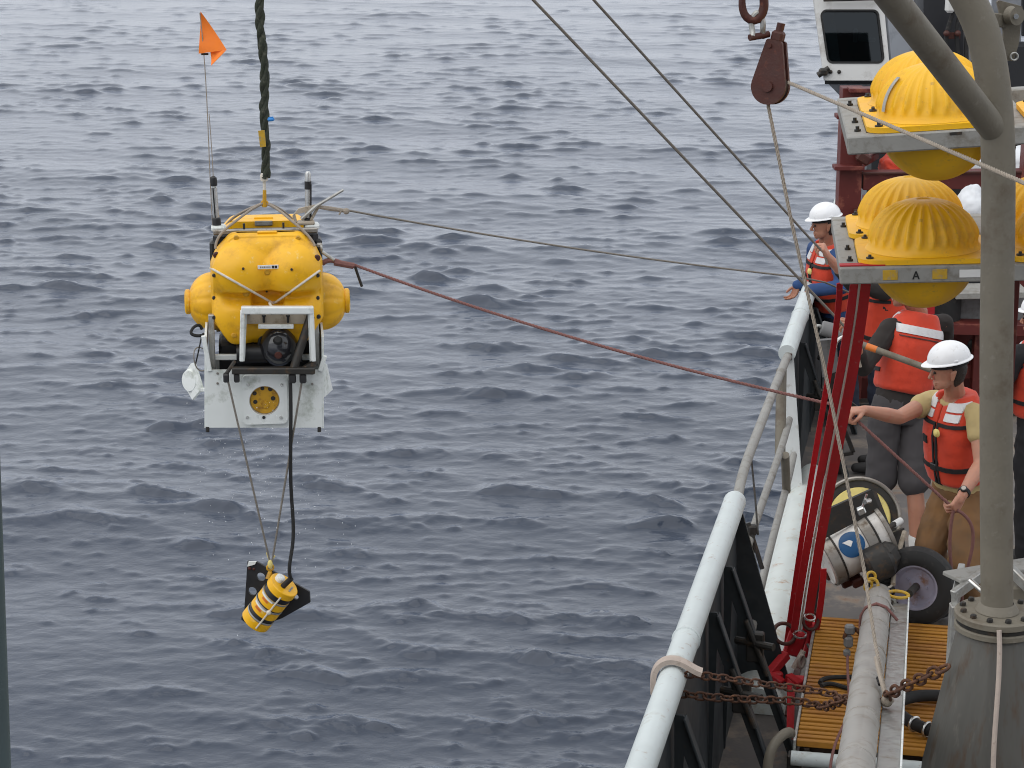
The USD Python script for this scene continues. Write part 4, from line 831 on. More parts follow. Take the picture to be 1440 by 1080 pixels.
for px in (371, 405): part(bd, 'clip', ox(cat([bar(ob(px, 444, YB + 0.085), ob(px, 454, YB + 0.085), 0.014, 0.012, (0, 1, 0)), bar(ob(px - 3, 444, YB + 0.084), ob(px + 3, 444, YB + 0.084), 0.012, 0.012)])), 'black_plastic')
for px, py in ((382, 441), (396, 441), (350, 442), (432, 442)): part(bd, 'screw', ox(cyl(ob(px, py, YB + 0.095), ob(px, py, YB + 0.075), 0.007, 8)), 'dark_metal')
part(t, 'white_bar', ox(bar(ob(363, 459, YB + 0.05), ob(413, 459, YB + 0.05), 0.03, 0.026, (0, 0, 1))), 'white_plastic')
dc = ob(392, 487, YB + 0.14); rd = 26 / pxm(OB.o)
dm = part(t, 'camera_dome', ox(ball(dc, (rd, rd * 0.95, rd * 1.12), 4)), 'dome_acrylic')
part(dm, 'dome_ring', ox(ring(dc + (0, 0.02, 0), rd * 1.04, 0.012, (0, 1, 0), 36, 8)), 'black_plastic')
part(dm, 'lens_cap', ox(lathe([(0, 0.02), (0.02, 0.018), (0.03, 0), (0, 0)], 20, dc + (-0.005, -rd * 0.80, 0.06), (0, -1, 0.7))), 'black_rubber')
part(dm, 'lens', ox(lathe([(0, 0.01), (0.018, 0.01), (0.024, 0.0), (0, 0)], 20, dc + (-0.005, -rd * 0.93, -0.03), (0, -1, 0))), 'rust_red')
# dark inner works
dw = part(t, 'battery_case', ox(cat([cbox((0.62, 0.36, 0.20), 0.02, (cx, 0.04, cz - hh_ - 0.10)), lathe([(0, 0), (0.06, 0), (0.06, 0.40), (0, 0.40)], 24, (cx - 0.2, -0.24, cz - hh_ - 0.05), (1, 0, 0))])), 'black_plastic')
for k in range(9):
    a = ob(352 + k * 9, 476 + (k * 37) % 21, YB + 0.22); b = ob(350 + (k * 53) % 82, 508, YB + 0.16)
    part(t, 'cable', ox(tube(curve([a, (a + b) / 2 + (0.02 * (-1) ** k, -0.03, -0.02), b], 10), 0.008, 6)), ('black_rubber', 'rust_red', 'dark_metal')[k % 3])
part(t, 'frame_rail', ox(bar(ob(300, 502, -0.22), ob(448, 502, -0.22), 0.03, 0.034, (0, 0, 1))), 'white_plastic')
for px in (297, 444):
    part(t, 'channel_post', ox(bar(ob(px, 442, -0.24), ob(px + 2, 520, -0.24), 0.035, 0.04, (0, 1, 0))), 'galvanised')
part(t, 'lower_box', ox(cbox((0.62, 0.40, 0.22), 0.01, (cx, 0.10, ob(372, 545, 0.0)[2]))), 'black_plastic')
# cross bar with its feet and the diagonal tube
YC = -0.44
cbp = part(t, 'cross_bar', ox(bar(ob(326, 521, YC), ob(443, 521, YC), 0.05, 0.040, (0, 0, 1), 0.006)), 'dark_metal')
for px, py, w in ((318, 531, .035), (333, 531, .035), (411, 532, .045), (426, 532, .042)): part(cbp, 'foot_block', ox(cbox((w, 0.05, 0.055), 0.008, ob(px, py, YC + 0.005))), 'black_plastic')
part(cbp, 'end_arm', ox(cat([bar(ob(318, 526, YC), ob(330, 508, YC + 0.06), 0.02, 0.03, (0, 1, 0)), bar(ob(426, 520, YC + 0.02), ob(443, 510, YC + 0.08), 0.035, 0.04, (0, 1, 0))])), 'dark_metal')
part(t, 'diagonal_tube', ox(cyl(ob(437, 444, YB + 0.06), ob(413, 518, YC + 0.03), 0.026, 16)), 'dark_metal')
# lower white panels
YP = -0.34
lp = part(t, 'front_panel', ox(slab([ob(290, 520, YP), ob(453, 520, YP), ob(453, 601, YP), ob(290, 601, YP)], 0.014)), 'white_plastic')
part(t, 'side_panel', ox(slab([ob(289, 474, YP), ob(289, 602, YP), ob(289, 602, YP) * (1, 0, 1) + (0, 0.34, 0), ob(289, 474, YP) * (1, 0, 1) + (0, 0.34, 0.05)], 0.014)), 'white_plastic')
part(t, 'side_panel', ox(slab([ob(454, 474, YP), ob(454, 602, YP), ob(454, 602, YP) * (1, 0, 1) + (0, 0.34, 0), ob(454, 474, YP) * (1, 0, 1) + (0, 0.34, 0.05)], 0.014)), 'white_plastic')
part(t, 'back_panel', ox(slab([ob(290, 500, 0.36), ob(453, 500, 0.36), ob(453, 570, 0.36), ob(290, 570, 0.36)], 0.014)), 'white_plastic')
for a_, b_ in (((286, 472), (295, 522)), ((457, 500), (450, 522))): part(t, 'panel_brace', ox(bar(ob(*a_, YP - 0.01), ob(*b_, YP - 0.01), 0.028, 0.022, (0, 1, 0))), 'white_plastic')
for px in (292, 449): part(t, 'foot', ox(cyl(ob(px, 600, YP), ob(px, 607, YP), 0.012, 10)), 'dark_metal')
for px, py in ((306, 525), (306, 539), (439, 525), (439, 540)): part(lp, 'bolt', ox(lathe([(0, 0.006), (0.008, 0.005), (0.008, 0), (0, 0)], 8, ob(px, py, YP - 0.006), (0, -1, 0))), 'band_grey')
# port plate with a round opening
pc0, pc1 = ob(340, 528, YP - 0.03), ob(405, 595, YP - 0.03)
pw, ph_ = pc1[0] - pc0[0], pc0[2] - pc1[2]; pcx, pcz = (pc0[0] + pc1[0]) / 2, (pc0[2] + pc1[2]) / 2
hc = ob(372, 563, YP - 0.03); hr = 21 / pxm(OB.o)
pol = rrect(pw, ph_, 0.03).difference(sg.Point(hc[0] - pcx, hc[2] - pcz).buffer(hr, 32))
pp = part(t, 'port_plate', ox(xf(trimesh.creation.extrude_polygon(pol, 0.028, engine='earcut'), rotx(90), (pcx, YP - 0.009, pcz))), 'white_plastic')
part(pp, 'opening_ring', ox(lathe([(hr - 0.003, 0.0), (hr + 0.001, 0.0), (hr + 0.001, 0.022), (hr - 0.003, 0.022)], 40, (hc[0], YP - 0.036, hc[2]), (0, 1, 0))), 'beige_plate')
dsk = part(t, 'amber_disc', ox(lathe([(0, 0.006), (hr - 0.006, 0.006), (hr - 0.004, 0), (0, 0)], 40, (hc[0], YP - 0.010, hc[2]), (0, -1, 0))), 'amber_inside')
for px, py, r_ in ((369, 546, .012), (380, 547, .014), (358, 553, .013), (359, 565, .013), (384, 560, .014)): part(dsk, 'hole', ox(lathe([(0, 0.003), (r_, 0.003), (r_, 0), (0, 0)], 16, ob(px, py, YP - 0.0165), (0, -1, 0))), 'dark_metal')
part(dsk, 'boss', ox(lathe([(0, 0.008), (0.02, 0.008), (0.024, 0), (0, 0)], 20, ob(373, 569, YP - 0.0165), (0, -1, 0))), 'amber_inside')
for px, py in ((349, 541), (396, 541), (348, 587), (395, 587)): part(pp, 'bolt', ox(lathe([(0, 0.007), (0.009, 0.006), (0.011, 0), (0, 0)], 6, ob(px, py, YP - 0.0375), (0, -1, 0))), 'steel')
part(pp, 'drain_hole', ox(lathe([(0, 0.003), (0.010, 0.003), (0.010, 0), (0, 0)], 12, ob(371, 587, YP - 0.0375), (0, -1, 0))), 'black_plastic')
# side paddles
pad = part(t, 'side_paddle', ox(slab([ob(270, 511, -0.05), ob(274, 510, -0.10), ob(285, 546, -0.16), ob(272, 562, -0.12), ob(262, 545, 0.02), ob(261, 525, 0.05)], 0.016)), 'white_plastic')
pn = unit((-0.75, -0.65, 0.1))
part(pad, 'paddle_disc', ox(lathe([(0, 0.02), (0.065, 0.018), (0.075, 0), (0, 0)], 32, ob(270, 535, -0.065) + pn * 0.01, pn)), 'white_plastic')
part(pad, 'paddle_arm', ox(bar(ob(282, 548, -0.14), ob(290, 548, -0.2), 0.02, 0.025)), 'white_plastic')
part(t, 'side_paddle', ox(slab([ob(456, 511, -0.16), ob(458, 512, -0.10), ob(466, 548, -0.06), ob(455, 558, -0.22)], 0.018)), 'white_plastic')
part(t, 'loop_handle', ox(tube(curve([ob(284, 463, -0.1), ob(274, 459, -0.12), ob(269, 469, -0.14), ob(276, 472, -0.14), ob(286, 470, -0.1)], 18), 0.010, 8)), 'black_rubber')
part(t, 'side_cord', ox(tube(curve([ob(284, 470, -0.14), ob(280, 490, -0.16), ob(275, 512, -0.14)], 14), 0.005, 6)), 'black_rubber')
part(t, 'side_cord', ox(tube(curve([ob(285, 490, -0.14), ob(274, 492, -0.18), ob(273, 506, -0.2), ob(281, 521, -0.18), ob(289, 520, -0.2)], 20), 0.004, 6)), 'rope_grey')

# ropes on the instrument
t = thing('front_lashing', 'thin white rope lashed in a V across the yellow front shell', 'rope')
fv = lambda px, py, y: OB.wor(ob(px, py, y))
def skim(pts):
    out = []
    for px, py in pts:
        y = YF - 0.1
        for _ in range(3): q = ob(px, py, y); y = front_y(np.clip(q[0], cx - hw + .012, cx + hw - .012), q[2]) - 0.006
        out.append(ob(px, py, y))
    O_ = np.array(out); H_ = []
    for i in range(len(O_)):                           # a taut cord touches only the high points
        while len(H_) > 1 and (O_[H_[-1], 1] - O_[H_[-2], 1]) * (i - H_[-2]) >= (O_[i, 1] - O_[H_[-2], 1]) * (H_[-1] - H_[-2]): H_.pop()
        H_.append(i)
    yy = np.interp(np.arange(len(O_)), H_, O_[H_, 1])
    return [OB.wor(ob(px, py, y)) for (px, py), y in zip(pts, yy)]
lp_ = [(300 + 85 * u, 379 + 48 * u) for u in np.linspace(0, 1, 26)]; rp_ = [(385 + 64 * u, 427 - 46 * u) for u in np.linspace(0, 1, 22)]
kn_ = skim(lp_)[-1]
part(t, 'cord', tube([fv(296, 377, -0.10)] + skim(lp_), 0.0075, 8), 'rope_white')
part(t, 'cord', tube(skim(rp_) + [fv(452, 379, -0.08)], 0.0075, 8), 'rope_white')
part(t, 'knot', cat([ball(kn_, 0.016, 2), tube(curve([kn_, fv(384, 433, -0.38), fv(388, 437, -0.40)], 8), 0.008, 6)]), 'rope_white')
t = thing('lifting_bridle', 'four part white rope bridle over the top of yellow instrument', 'rope')
ap = fv(372, 285, 0.02)
for pts in ([(358, 292, 0.0), (330, 312, -0.14), (310, 330, -0.18), (303, 350, -0.20)], [(388, 293, 0.0), (412, 312, -0.12), (432, 330, -0.17), (443, 346, -0.20)], [(352, 293, 0.1), (325, 309, 0.25), (318, 318, 0.33)], [(392, 293, 0.1), (410, 307, 0.25), (418, 314, 0.33)]):
    part(t, 'leg', tube(curve([ap] + [fv(*p) for p in pts], 30), 0.0085, 8), 'rope_tan')
t = thing('lifting_line', 'thick dark green twisted lifting line rising from the instrument', 'rope')
lo, hi = fv(372, 250, 0.02), at(364, -260, 13.0)
zz = np.linspace(0, 1, 150)
mid = [lo * (1 - s) + hi * s + np.array((0.010 * math.sin(9 * s) + 0.006 * math.sin(23 * s + 1), 0, 0)) for s in zz]
for k in range(3):
    ph = 2 * math.pi * k / 3
    rr = 0.0165 + 0.0035 * np.sin(zz * 70 + k) + 0.002 * np.sin(zz * 131 + 2 * k)
    part(t, 'strand', tube([m + 0.013 * np.array((math.cos(46 * s + ph), math.sin(46 * s + ph), 0)) for m, s in zip(mid, zz)], rr, 9), 'rope_green')
part(t, 'white_link', cat([tube([fv(371.5, 252, 0.02), fv(372, 269, 0.02)], 0.010, 10), lathe([(0, 0), (0.022, 0), (0.026, 0.03), (0.018, 0.05), (0, 0.05)], 14, fv(371.5, 252, 0.02) - (0, 0, 0.01))]), 'rope_white')
part(t, 'hook', cat([tube([fv(372, 267, 0.02), fv(372, 291, 0.02)], [0.011, 0.014], 10), ring(fv(372, 286, 0.02), 0.018, 0.007, (0, 1, 0), 16, 6)]), 'amber_inside', 'brown metal hook')
single('yellow_tag', 'mustard yellow tag tied on the dark lifting line', 'tag', slab([at(363, 184, 12.93), at(372, 183, 12.93), at(374, 206, 12.93), at(366, 207, 12.93)], 0.012), 'tag_yellow')
single('blue_tag', 'small bright blue tag tied on the dark lifting line', 'tag', cat([slab([at(377, 165, 12.95), at(384, 164, 12.95), at(386, 169, 12.95), at(378, 171, 12.95)], 0.014), ball(at(381, 168, 12.95), (0.022, 0.015, 0.012), 2)]), 'tag_blue')
# pennant on its whip
t = thing('pennant_flag', 'bright orange folded pennant on thin whip above the instrument', 'flag')
w0, w1, w2 = fv(299, 318, 0.0), fv(293, 190, 0.0), fv(287, 80, 0.0)
part(t, 'whip', tube(curve([w0, w1, w2, fv(281, 18, 0)], 30), 0.0032, 6), 'rope_tan')
part(t, 'whip', tube(curve([fv(300, 250, 0.0), fv(297, 200, 0.0), fv(294, 160, 0.0)], 12), 0.0028, 6), 'rope_tan')
def cloth(P, nx=10):
    P = [np.asarray(p) for p in P]; v = []; f = []; n = nx
    for i in range(n + 1):
        for j in range(n + 1 - i):
            a, b = i / n, j / n; p = P[0] * (1 - a - b) + P[1] * a + P[2] * b; v.append(p + np.array((0, 0.016 * math.sin(5 * a + 3.5 * b), 0)))
    idx = {}; k = 0
    for i in range(n + 1):
        for j in range(n + 1 - i): idx[i, j] = k; k += 1
    for i in range(n):
        for j in range(n - i):
            f.append((idx[i, j], idx[i + 1, j], idx[i, j + 1]))
            if j < n - i - 1: f.append((idx[i + 1, j], idx[i + 1, j + 1], idx[i, j + 1]))
    m = trimesh.Trimesh(np.array(v), f, process=False); v2 = m.vertices + m.vertex_normals * 0.0015
    return trimesh.Trimesh(np.vstack([m.vertices, v2]), np.vstack([m.faces[:, ::-1], m.faces + len(v)]), process=False)
fp = lambda x, y, d=0.0: fv(x, y, d)
pn_ = part(t, 'pennant', cloth([fp(282, 16), fp(280, 75, 0.01), fp(319, 70, -0.02)]), 'pennant_orange')
part(pn_, 'folded_tip', cloth([fp(296, 73, -0.015), fp(319, 70, -0.02), fp(297, 92, -0.03)]), 'pennant_orange')
part(t, 'clip', ox(cbox((0.045, 0.01, 0.012), 0.003, ob(288, 76, 0.0))), 'dark_metal')

# ---------------------------------------------------------------- sensor slung below
SD = 12.62
t = thing('sensor_package', 'yellow and black banded sensor canister on dark triangular plate, hanging below', 'sensor')
S = lambda x, y, d=0.0: at(x, y, SD + d)
top, bot = S(400, 822), S(357, 876); ax_ = unit(bot - top)
tilt = unit(CAM - top); ax_ = unit(ax_ + tilt * -0.22); Ls = np.linalg.norm(bot - top) * 1.05; Rs = 21.5 / pxm(top)
bot = top + ax_ * Ls
def seg(u0, u1, r=None, m='tag_yellow', nm='band', lb=None):
    r = r or Rs; return part(t, nm, lathe([(0, 0), (r - 0.004, 0), (r, 0.004), (r, (u1 - u0) * Ls - 0.004), (r - 0.004, (u1 - u0) * Ls), (0, (u1 - u0) * Ls)], 48, top + ax_ * u0 * Ls, ax_), m, lb)
segs = [(0.0, 0.15, 1.03, 'yellow_plastic', 'end_cap'), (0.15, 0.27, 0.97, 'black_plastic', 'black_band'), (0.27, 0.47, 1.0, 'yellow_plastic', 'yellow_band'), (0.47, 0.50, 0.985, 'black_plastic', 'black_band'), (0.50, 0.70, 1.0, 'yellow_plastic', 'yellow_band'), (0.70, 0.82, 0.97, 'black_plastic', 'black_band'), (0.82, 1.0, 1.02, 'yellow_plastic', 'end_cap')]
for u0, u1, rr, m, nm in segs: seg(u0, u1, Rs * rr, m, nm)
for u in (0.285, 0.505, 0.79): part(t, 'steel_hoop', lathe([(Rs * 1.001, -0.006), (Rs * 1.02, -0.005), (Rs * 1.02, 0.005), (Rs * 1.001, 0.006)], 48, top + ax_ * u * Ls, ax_), 'galvanised')
yv = unit(tilt - ax_ * (tilt @ ax_)); zv = np.cross(ax_, yv)
if zv[0] < 0: zv = -zv
def on(u, a, lift=0.0): return top + ax_ * u * Ls + (Rs * 1.02 + lift) * (math.cos(a) * yv + math.sin(a) * zv)
part(t, 'strap', tube([on(u, 0.32, 0.004) for u in np.linspace(0.10, 0.93, 20)], 0.006, 6), 'rope_white')
part(t, 'strap_knot', ball(on(0.50, 0.32, 0.006), 0.016, 2), 'rope_white')
def curved(u0, u1, a0, a1, lift, m, nm, n=8):
    v = []; f = []
    for i in range(n + 1):
        for u in (u0, u1): v.append(on(u, a0 + (a1 - a0) * i / n, lift - Rs * 0.02))
    for i in range(n): f += [(2 * i, 2 * i + 1, 2 * i + 3), (2 * i, 2 * i + 3, 2 * i + 2)]
    mm = trimesh.Trimesh(np.array(v), f, process=False)
    if (mm.face_normals[0] @ yv) < 0: mm.invert()
    part(t, nm, mm, m)
for (u0, u1) in ((0.285, 0.455), (0.515, 0.69)):
    curved(u0 + 0.0, u0 + 0.035, -0.95, 0.15, 0.0025, 'sticker_white', 'label_edge')
    curved(u0 + 0.05, u1 - 0.075, -0.65, -0.10, 0.002, 'label_orange', 'orange_label')
    for k in range(5): curved(u0 + 0.07, u1 - 0.095, -0.60 + k * 0.09, -0.55 + k * 0.09, 0.0032, 'label_red', 'label_mark', 2)
part(t, 'connector', cat([cyl(on(0, 0.2, 0) * 0 + top - ax_ * 0.0 + yv * 0.03, top - ax_ * 0.075 + yv * 0.03 + (0.012, 0, 0), 0.018, 14)]), 'black_rubber')
part(t, 'white_plug', lathe([(0, 0), (0.030, 0), (0.030, 0.028), (0.02, 0.036), (0, 0.036)], 18, top - zv * 0.045, -ax_), 'white_plastic')
part(t, 'cap_marking', cat([cbox((0.012, 0.03, 0.003), 0.001, top - ax_ * 0.0015 + zv * 0.05 + yv * (0.02 - 0.02 * k), np.stack([zv, yv, np.cross(zv, yv)], 1)) for k in range(3)]), 'band_grey')
part(t, 'bottom_foot', cbox((0.07, 0.05, 0.05), 0.01, bot + ax_ * 0.02 - zv * 0.05, np.stack([zv, yv, np.cross(zv, yv)], 1)), 'black_rubber')
# triangular plate behind
c0 = S(385, 835, 0.0); pb_ = 0.13
def Q(x, y): d = ray(x, y); nrm = yv; o = top + ax_ * Ls * 0.5 - yv * (Rs + 0.012); return CAM + d * (((o - CAM) @ nrm) / (d @ nrm))
e1, e2 = unit(Q(440, 840) - Q(345, 840)), None; e2 = np.cross(yv, e1); o = Q(385, 835)
P2 = lambda x, y: ((Q(x, y) - o) @ e1, (Q(x, y) - o) @ e2)
pol = sg.Polygon([P2(*p) for p in ((349, 788), (362, 789), (436, 831), (437, 846), (398, 868), (360, 882), (344, 866))])
for x, y, r_ in ((368, 810, 6.3), (356, 830, 6.3), (417, 838, 4.0)): pol = pol.difference(sg.Point(*P2(x, y)).buffer(r_ / pxm(top), 20))
part(t, 'mounting_plate', plate(pol, 0.014, o - yv * 0.0, e1, e2), 'black_plastic')
part(t, 'white_corner', slab([Q(349, 795) + yv * 0.017, Q(351, 788) + yv * 0.017, Q(362, 788) + yv * 0.017, Q(360, 792) + yv * 0.017], 0.01), 'white_plastic')
part(t, 'rusty_bolt', cat([ball(Q(352, 798) + yv * 0.012, 0.012, 2), ball(Q(358, 799) + yv * 0.012, 0.010, 2)]), 'rust_red')
part(t, 'lifting_eye', cat([cyl(Q(381, 803), Q(379, 812) + yv * 0.03, 0.018, 10), ring(S(380, 798), 0.02, 0.007, (0.3, -1, 0), 16, 6)]), 'amber_inside')
kn = S(380, 792)
single('suspension_cord', 'left thin brown cord of the two holding the hanging sensor', 'cord', tube([fv(320, 533, YC), kn], 0.0065, 8), 'rope_grey')
single('suspension_cord', 'right thin brown cord of the two holding the hanging sensor', 'cord', tube([fv(425, 533, YC), kn + (0.01, 0, 0)], 0.0065, 8), 'rope_grey')
single('cord_knot', 'pale yellow cord knot above the hanging sensor', 'knot', cat([ball(kn + (0, -0.005, -0.005), (0.016, 0.014, 0.03), 2), tube([kn, kn + (-0.02, 0, 0.07)], 0.005, 6), tube([kn, kn + (0.03, 0, 0.05)], 0.005, 6)]), 'reel_yellow')
single('signal_cable', 'thick black cable from instrument down to the hanging sensor', 'cable', tube(curve([fv(408, 535, YC + 0.01), fv(409, 600, YC), at(410, 700, SD), at(411, 770, SD - 0.03), at(407, 798, SD - 0.06), top - ax_ * 0.07 + yv * 0.03 + (0.012, 0, 0)], 60), 0.0115, 10), 'black_rubber')
# dripping water
P = []
for k in range(330):
    px, py = RNG.normal(375, 62), 560 + abs(RNG.normal(0, 1)) * 120
    if not 255 < px < 500 or py > 1000: continue
    r_ = RNG.uniform(0.0012, 0.0030); c = at(px, py, 13.0 + RNG.uniform(-0.5, 0.3)); m = trimesh.creation.icosphere(0, 1.0); m.vertices = m.vertices * (r_, r_, r_ * RNG.uniform(1, 2.2)) + c; P.append(m)
single('water_drops', 'fine drops of water falling from the lifted instrument', 'water drops', cat(P), 'droplet', kind='stuff', smooth=True)

# ---------------------------------------------------------------- lines
HANDS = {}
def line(name, label, pts, r, m, n=50, extra=None): 
    return single(name, label, 'rope', tube(curve(pts, n), r, 8), m)
# ---------------------------------------------------------------- people
def sphere(p, r, n=14): return Manifold.sphere(float(r), n).translate([float(x) for x in p])
def hull2(a, ra, b, rb): return Manifold.batch_hull([sphere(a, ra), sphere(b, rb)])
def limb(pts, rs): return [hull2(pts[i], rs[i], pts[i + 1], rs[i + 1]) for i in range(len(pts) - 1)]
def union(ms): return Manifold.batch_boolean(ms, manifold3d.OpType.Add)
def skin_mesh(man, edge=0.016, it=6, fold=0.0, fs=16.0, seed=0):
    m = tm(man.refine_to_length(edge))
    if it:
        v0 = m.vertices.copy(); trimesh.smoothing.filter_taubin(m, lamb=0.5, nu=0.52, iterations=it)
        off = np.linalg.norm(m.vertices - v0, axis=1); m.vertices = np.where((off > 0.025)[:, None], v0, m.vertices)
    if fold:
        p = m.vertices * fs; d = meshkit.fbm(p * np.array((1, 1, 0.55)), 3, seed) - 0.5
        rid = 1 - np.abs(2 * meshkit.noise(p * np.array((0.6, 0.6, 1.3)), seed + 5) - 1)
        m.vertices = m.vertices + m.vertex_normals * (fold * (d * 1.6 + 0.7 * (rid - 0.5)))[:, None]
    return m
class Body:
    def __init__(s, O, neck, face):
        s.O, s.N = np.asarray(O, float), np.asarray(neck, float); s.U = unit(s.N - s.O); f = np.asarray(face, float)
        s.F = unit(f - s.U * (f @ s.U)); s.R = np.cross(s.F, s.U); s.H = np.linalg.norm(s.N - s.O)
    def p(s, x, y, t): return s.O + s.R * x + s.F * y + s.U * (t * s.H)
    def rings(s, L, add=0.0, n=20):
        a = np.arange(n) * 2 * np.pi / n; out = []; prev = None
        for t, w, d, y in L:
            c, q = np.cos(a), np.sin(a)
            X = (w + add) * np.sign(c) * np.abs(c) ** 0.8; Y = (d + add) * np.sign(q) * np.abs(q) ** 0.8 + y
            P = s.O + X[:, None] * s.R + Y[:, None] * s.F + s.U * (t * s.H)
            if prev is not None: out.append(Manifold.hull_points(np.vstack([prev, P]).astype(np.float32)))
            prev = P
        return union(out)
    def slab(s, x0, x1, y0, y1, t0, t1):
        P = [s.p(x, y, t) for x in (x0, x1) for y in (y0, y1) for t in (t0, t1)]; return Manifold.hull_points(np.array(P, np.float32))
TORSO = [(-0.12, .15, .10, -.005), (0.0, .168, .115, -.01), (0.22, .150, .105, 0), (0.45, .155, .112, .005), (0.72, .172, .120, .005), (0.90, .155, .098, -.005), (0.99, .085, .070, -.01), (1.03, .06, .06, -.005)]
VEST = [(0.18, .170, .142, .004), (0.21, .185, .160, .006), (0.40, .188, .170, .008), (0.70, .190, .168, .006), (0.86, .178, .140, -.002), (0.97, .150, .112, -.012), (1.05, .115, .092, -.02)]
def hand(wr, d, pn, side, curl, sc=1.0):
    """Palm, four fingers of different length and a thumb. d: wrist -> knuckles, pn: the way the fingers curl, side: +1/-1 thumb side along d x pn."""
    d = unit(d); pn = unit(np.asarray(pn, float) - d * (np.asarray(pn, float) @ d)); lat = np.cross(d, pn) * side
    L = [hull2(wr, .027 * sc, wr + d * .03 * sc, .026 * sc)]
    kn = [wr + d * (.088 - .004 * abs(i - 1) - .004 * (i == 3)) * sc + lat * (.031 - .0205 * i) * sc for i in range(4)]
    base = [wr + d * .02 * sc + lat * x * sc for x in (.020, -.020)]
    L.append(Manifold.batch_hull([sphere(k, .0125 * sc) for k in kn] + [sphere(b, .017 * sc) for b in base]))
    for i, k in enumerate(kn):
        ln = np.array([.043, .028, .022]) * (1.0, 1.08, 1.0, 0.82)[i] * sc; a = curl[0]; p = k; r = .0098 * sc * (1, 1.02, .98, .88)[i]; pts = [p]
        for j in range(3):
            a = sum(curl[:j + 1]); p = p + (d * math.cos(a) + pn * math.sin(a)) * ln[j] + lat * (.0015 * (1.5 - i)); pts.append(p)
        L += limb(pts, [r * 1.08, r, r * .92, r * .78])
    t0 = wr + d * .028 * sc + lat * .026 * sc + pn * .006; t1 = t0 + (lat * .75 + d * .6 + pn * .35) * .036 * sc; c = min(curl[0], 1.0)
    t2 = t1 + unit(d * .8 + pn * (.3 + .7 * c) - lat * .35 * c) * .032 * sc; t3 = t2 + unit(d * .6 + pn * (.3 + .9 * c) - lat * .8 * c) * .026 * sc
    return L + limb([t0, t1, t2, t3], [.016 * sc, .0125 * sc, .0112 * sc, .0092 * sc])
def person(label, O, neck, face, head, hface, arms, legs, sleeves, leg_len, mats, vest=True, hands=None, baggy=0.016, tape='front', belt=True, hdown=0.0, seed=1, sc=1.0):
    B = Body(O, neck, face); t = thing('person', label, 'person', None, 'crew in white helmets and orange life vests')
    C = np.asarray(head, float); hf = unit(hface); hu = unit(np.array((0, 0, 1.0)) - hf * hf[2]); hr = np.cross(hf, hu)
    q = lambda x, y, z: C + hr * x * sc + hf * y * sc + hu * z * sc
    # --- skin: one surface
    L = [B.rings(TORSO)]
    L += [Manifold.batch_hull([sphere(q(0, -.022, .030), .080), sphere(q(0, .018, .035), .074), sphere(q(0, .020, -.030), .058), sphere(q(0, -.030, -.005), .068)]),
          Manifold.batch_hull([sphere(q(x, .030, -.050), .040) for x in (-.018, .018)] + [sphere(q(0, .064, -.078), .021), sphere(q(0, .060, -.045), .026)]),
          hull2(q(0, .082, .022), .009, q(0, .106, -.018), .0115), hull2(q(-.010, .094, -.024), .008, q(.010, .094, -.024), .008),
          hull2(q(-.035, .074, .034), .012, q(.035, .074, .034), .012), hull2(q(-.020, .079, -.050), .0065, q(.020, .079, -.050), .0065), hull2(q(-.016, .079, -.060), .007, q(.016, .079, -.060), .007)]
    for s in (-1, 1): L.append(Manifold.batch_hull([sphere(q(s * .078, -.008, .012), .013), sphere(q(s * .083, -.022, .018), .010), sphere(q(s * .076, -.006, -.028), .009)]))
    L += limb([q(0, -.022, -.030), B.N + B.U * .035, B.N - B.U * .05], [.058, .060, .075])
    for k, (sh, el, wr) in enumerate(arms):
        mid = el * .68 + wr * .32; bic = sh * .5 + el * .5
        L += limb([B.N - B.U * .06, sh, bic, el, mid, wr], [.060, .058, .050, .042, .044, .029])
        if hands and hands[k] is not None: L += hand(wr, *hands[k])
    legs = [(hp, kn, np.array((an[0], an[1], DECK + 0.093)), fd) for hp, kn, an, fd in legs]
    for hp, kn, an, fd in legs:
        calf = kn * .68 + an * .32 - unit(fd) * .012
        L += limb([hp, hp * .5 + kn * .5, kn, calf, an], [.088, .076, .057, .056, .038])
        f_ = unit(fd); L += limb([an - np.array((0, 0, .04)) - f_ * .045, an - np.array((0, 0, .05)) + f_ * .12, an - np.array((0, 0, .055)) + f_ * .175], [.036, .034, .026])
    part(t, 'body', skin_mesh(union(L), 0.013, 5), mats['skin'], smooth=70)
    for s in (-1, 1): part(t, 'eye', ball(q(s * .031, .083, .014), .0085, 2), 'eye_dark')
    hair = union([Manifold.batch_hull([sphere(q(0, -.026, .032), .086), sphere(q(0, -.030, -.005), .075), sphere(q(0, -.028, -.030), .064)])]) - Manifold.hull_points(np.array([q(x, y, z) for x in (-.2, .2) for y, z in ((.012, .2), (-.035, -.2), (.2, .2), (.2, -.2))], np.float32))
    part(t, 'hair', skin_mesh(hair, 0.012, 3, 0.006, 60, seed), 'hair_dark', smooth=60)
    # --- shirt
    S = [B.rings(TORSO[:7], 0.014)]
    for (sh, el, wr), sl in zip(arms, sleeves):
        bic = sh * .5 + el * .5; mid = el * .6 + wr * .4
        ch = [B.N - B.U * .055, sh, bic, el, mid, wr]; rr = [.064, .066, .062, .056, .055, .045]
        if sl == 'short': ch, rr = [ch[0], sh, sh * .62 + el * .38], [.064, .064, .066]
        if sl == 'half': ch, rr = ch[:5], rr[:4] + [.052]
        S += limb(ch, rr)
        if sl == 'short': S[-1] = S[-1]
    part(t, 'shirt', skin_mesh(union(S), 0.018, 5, 0.012, 15, seed), mats['shirt'], smooth=70)
    # --- trousers, socks, shoes
    T = [B.rings([(-0.16, .15, .105, -.005), (-0.02, .180, .125, -.01), (0.10, .166, .118, 0)], 0.006)]
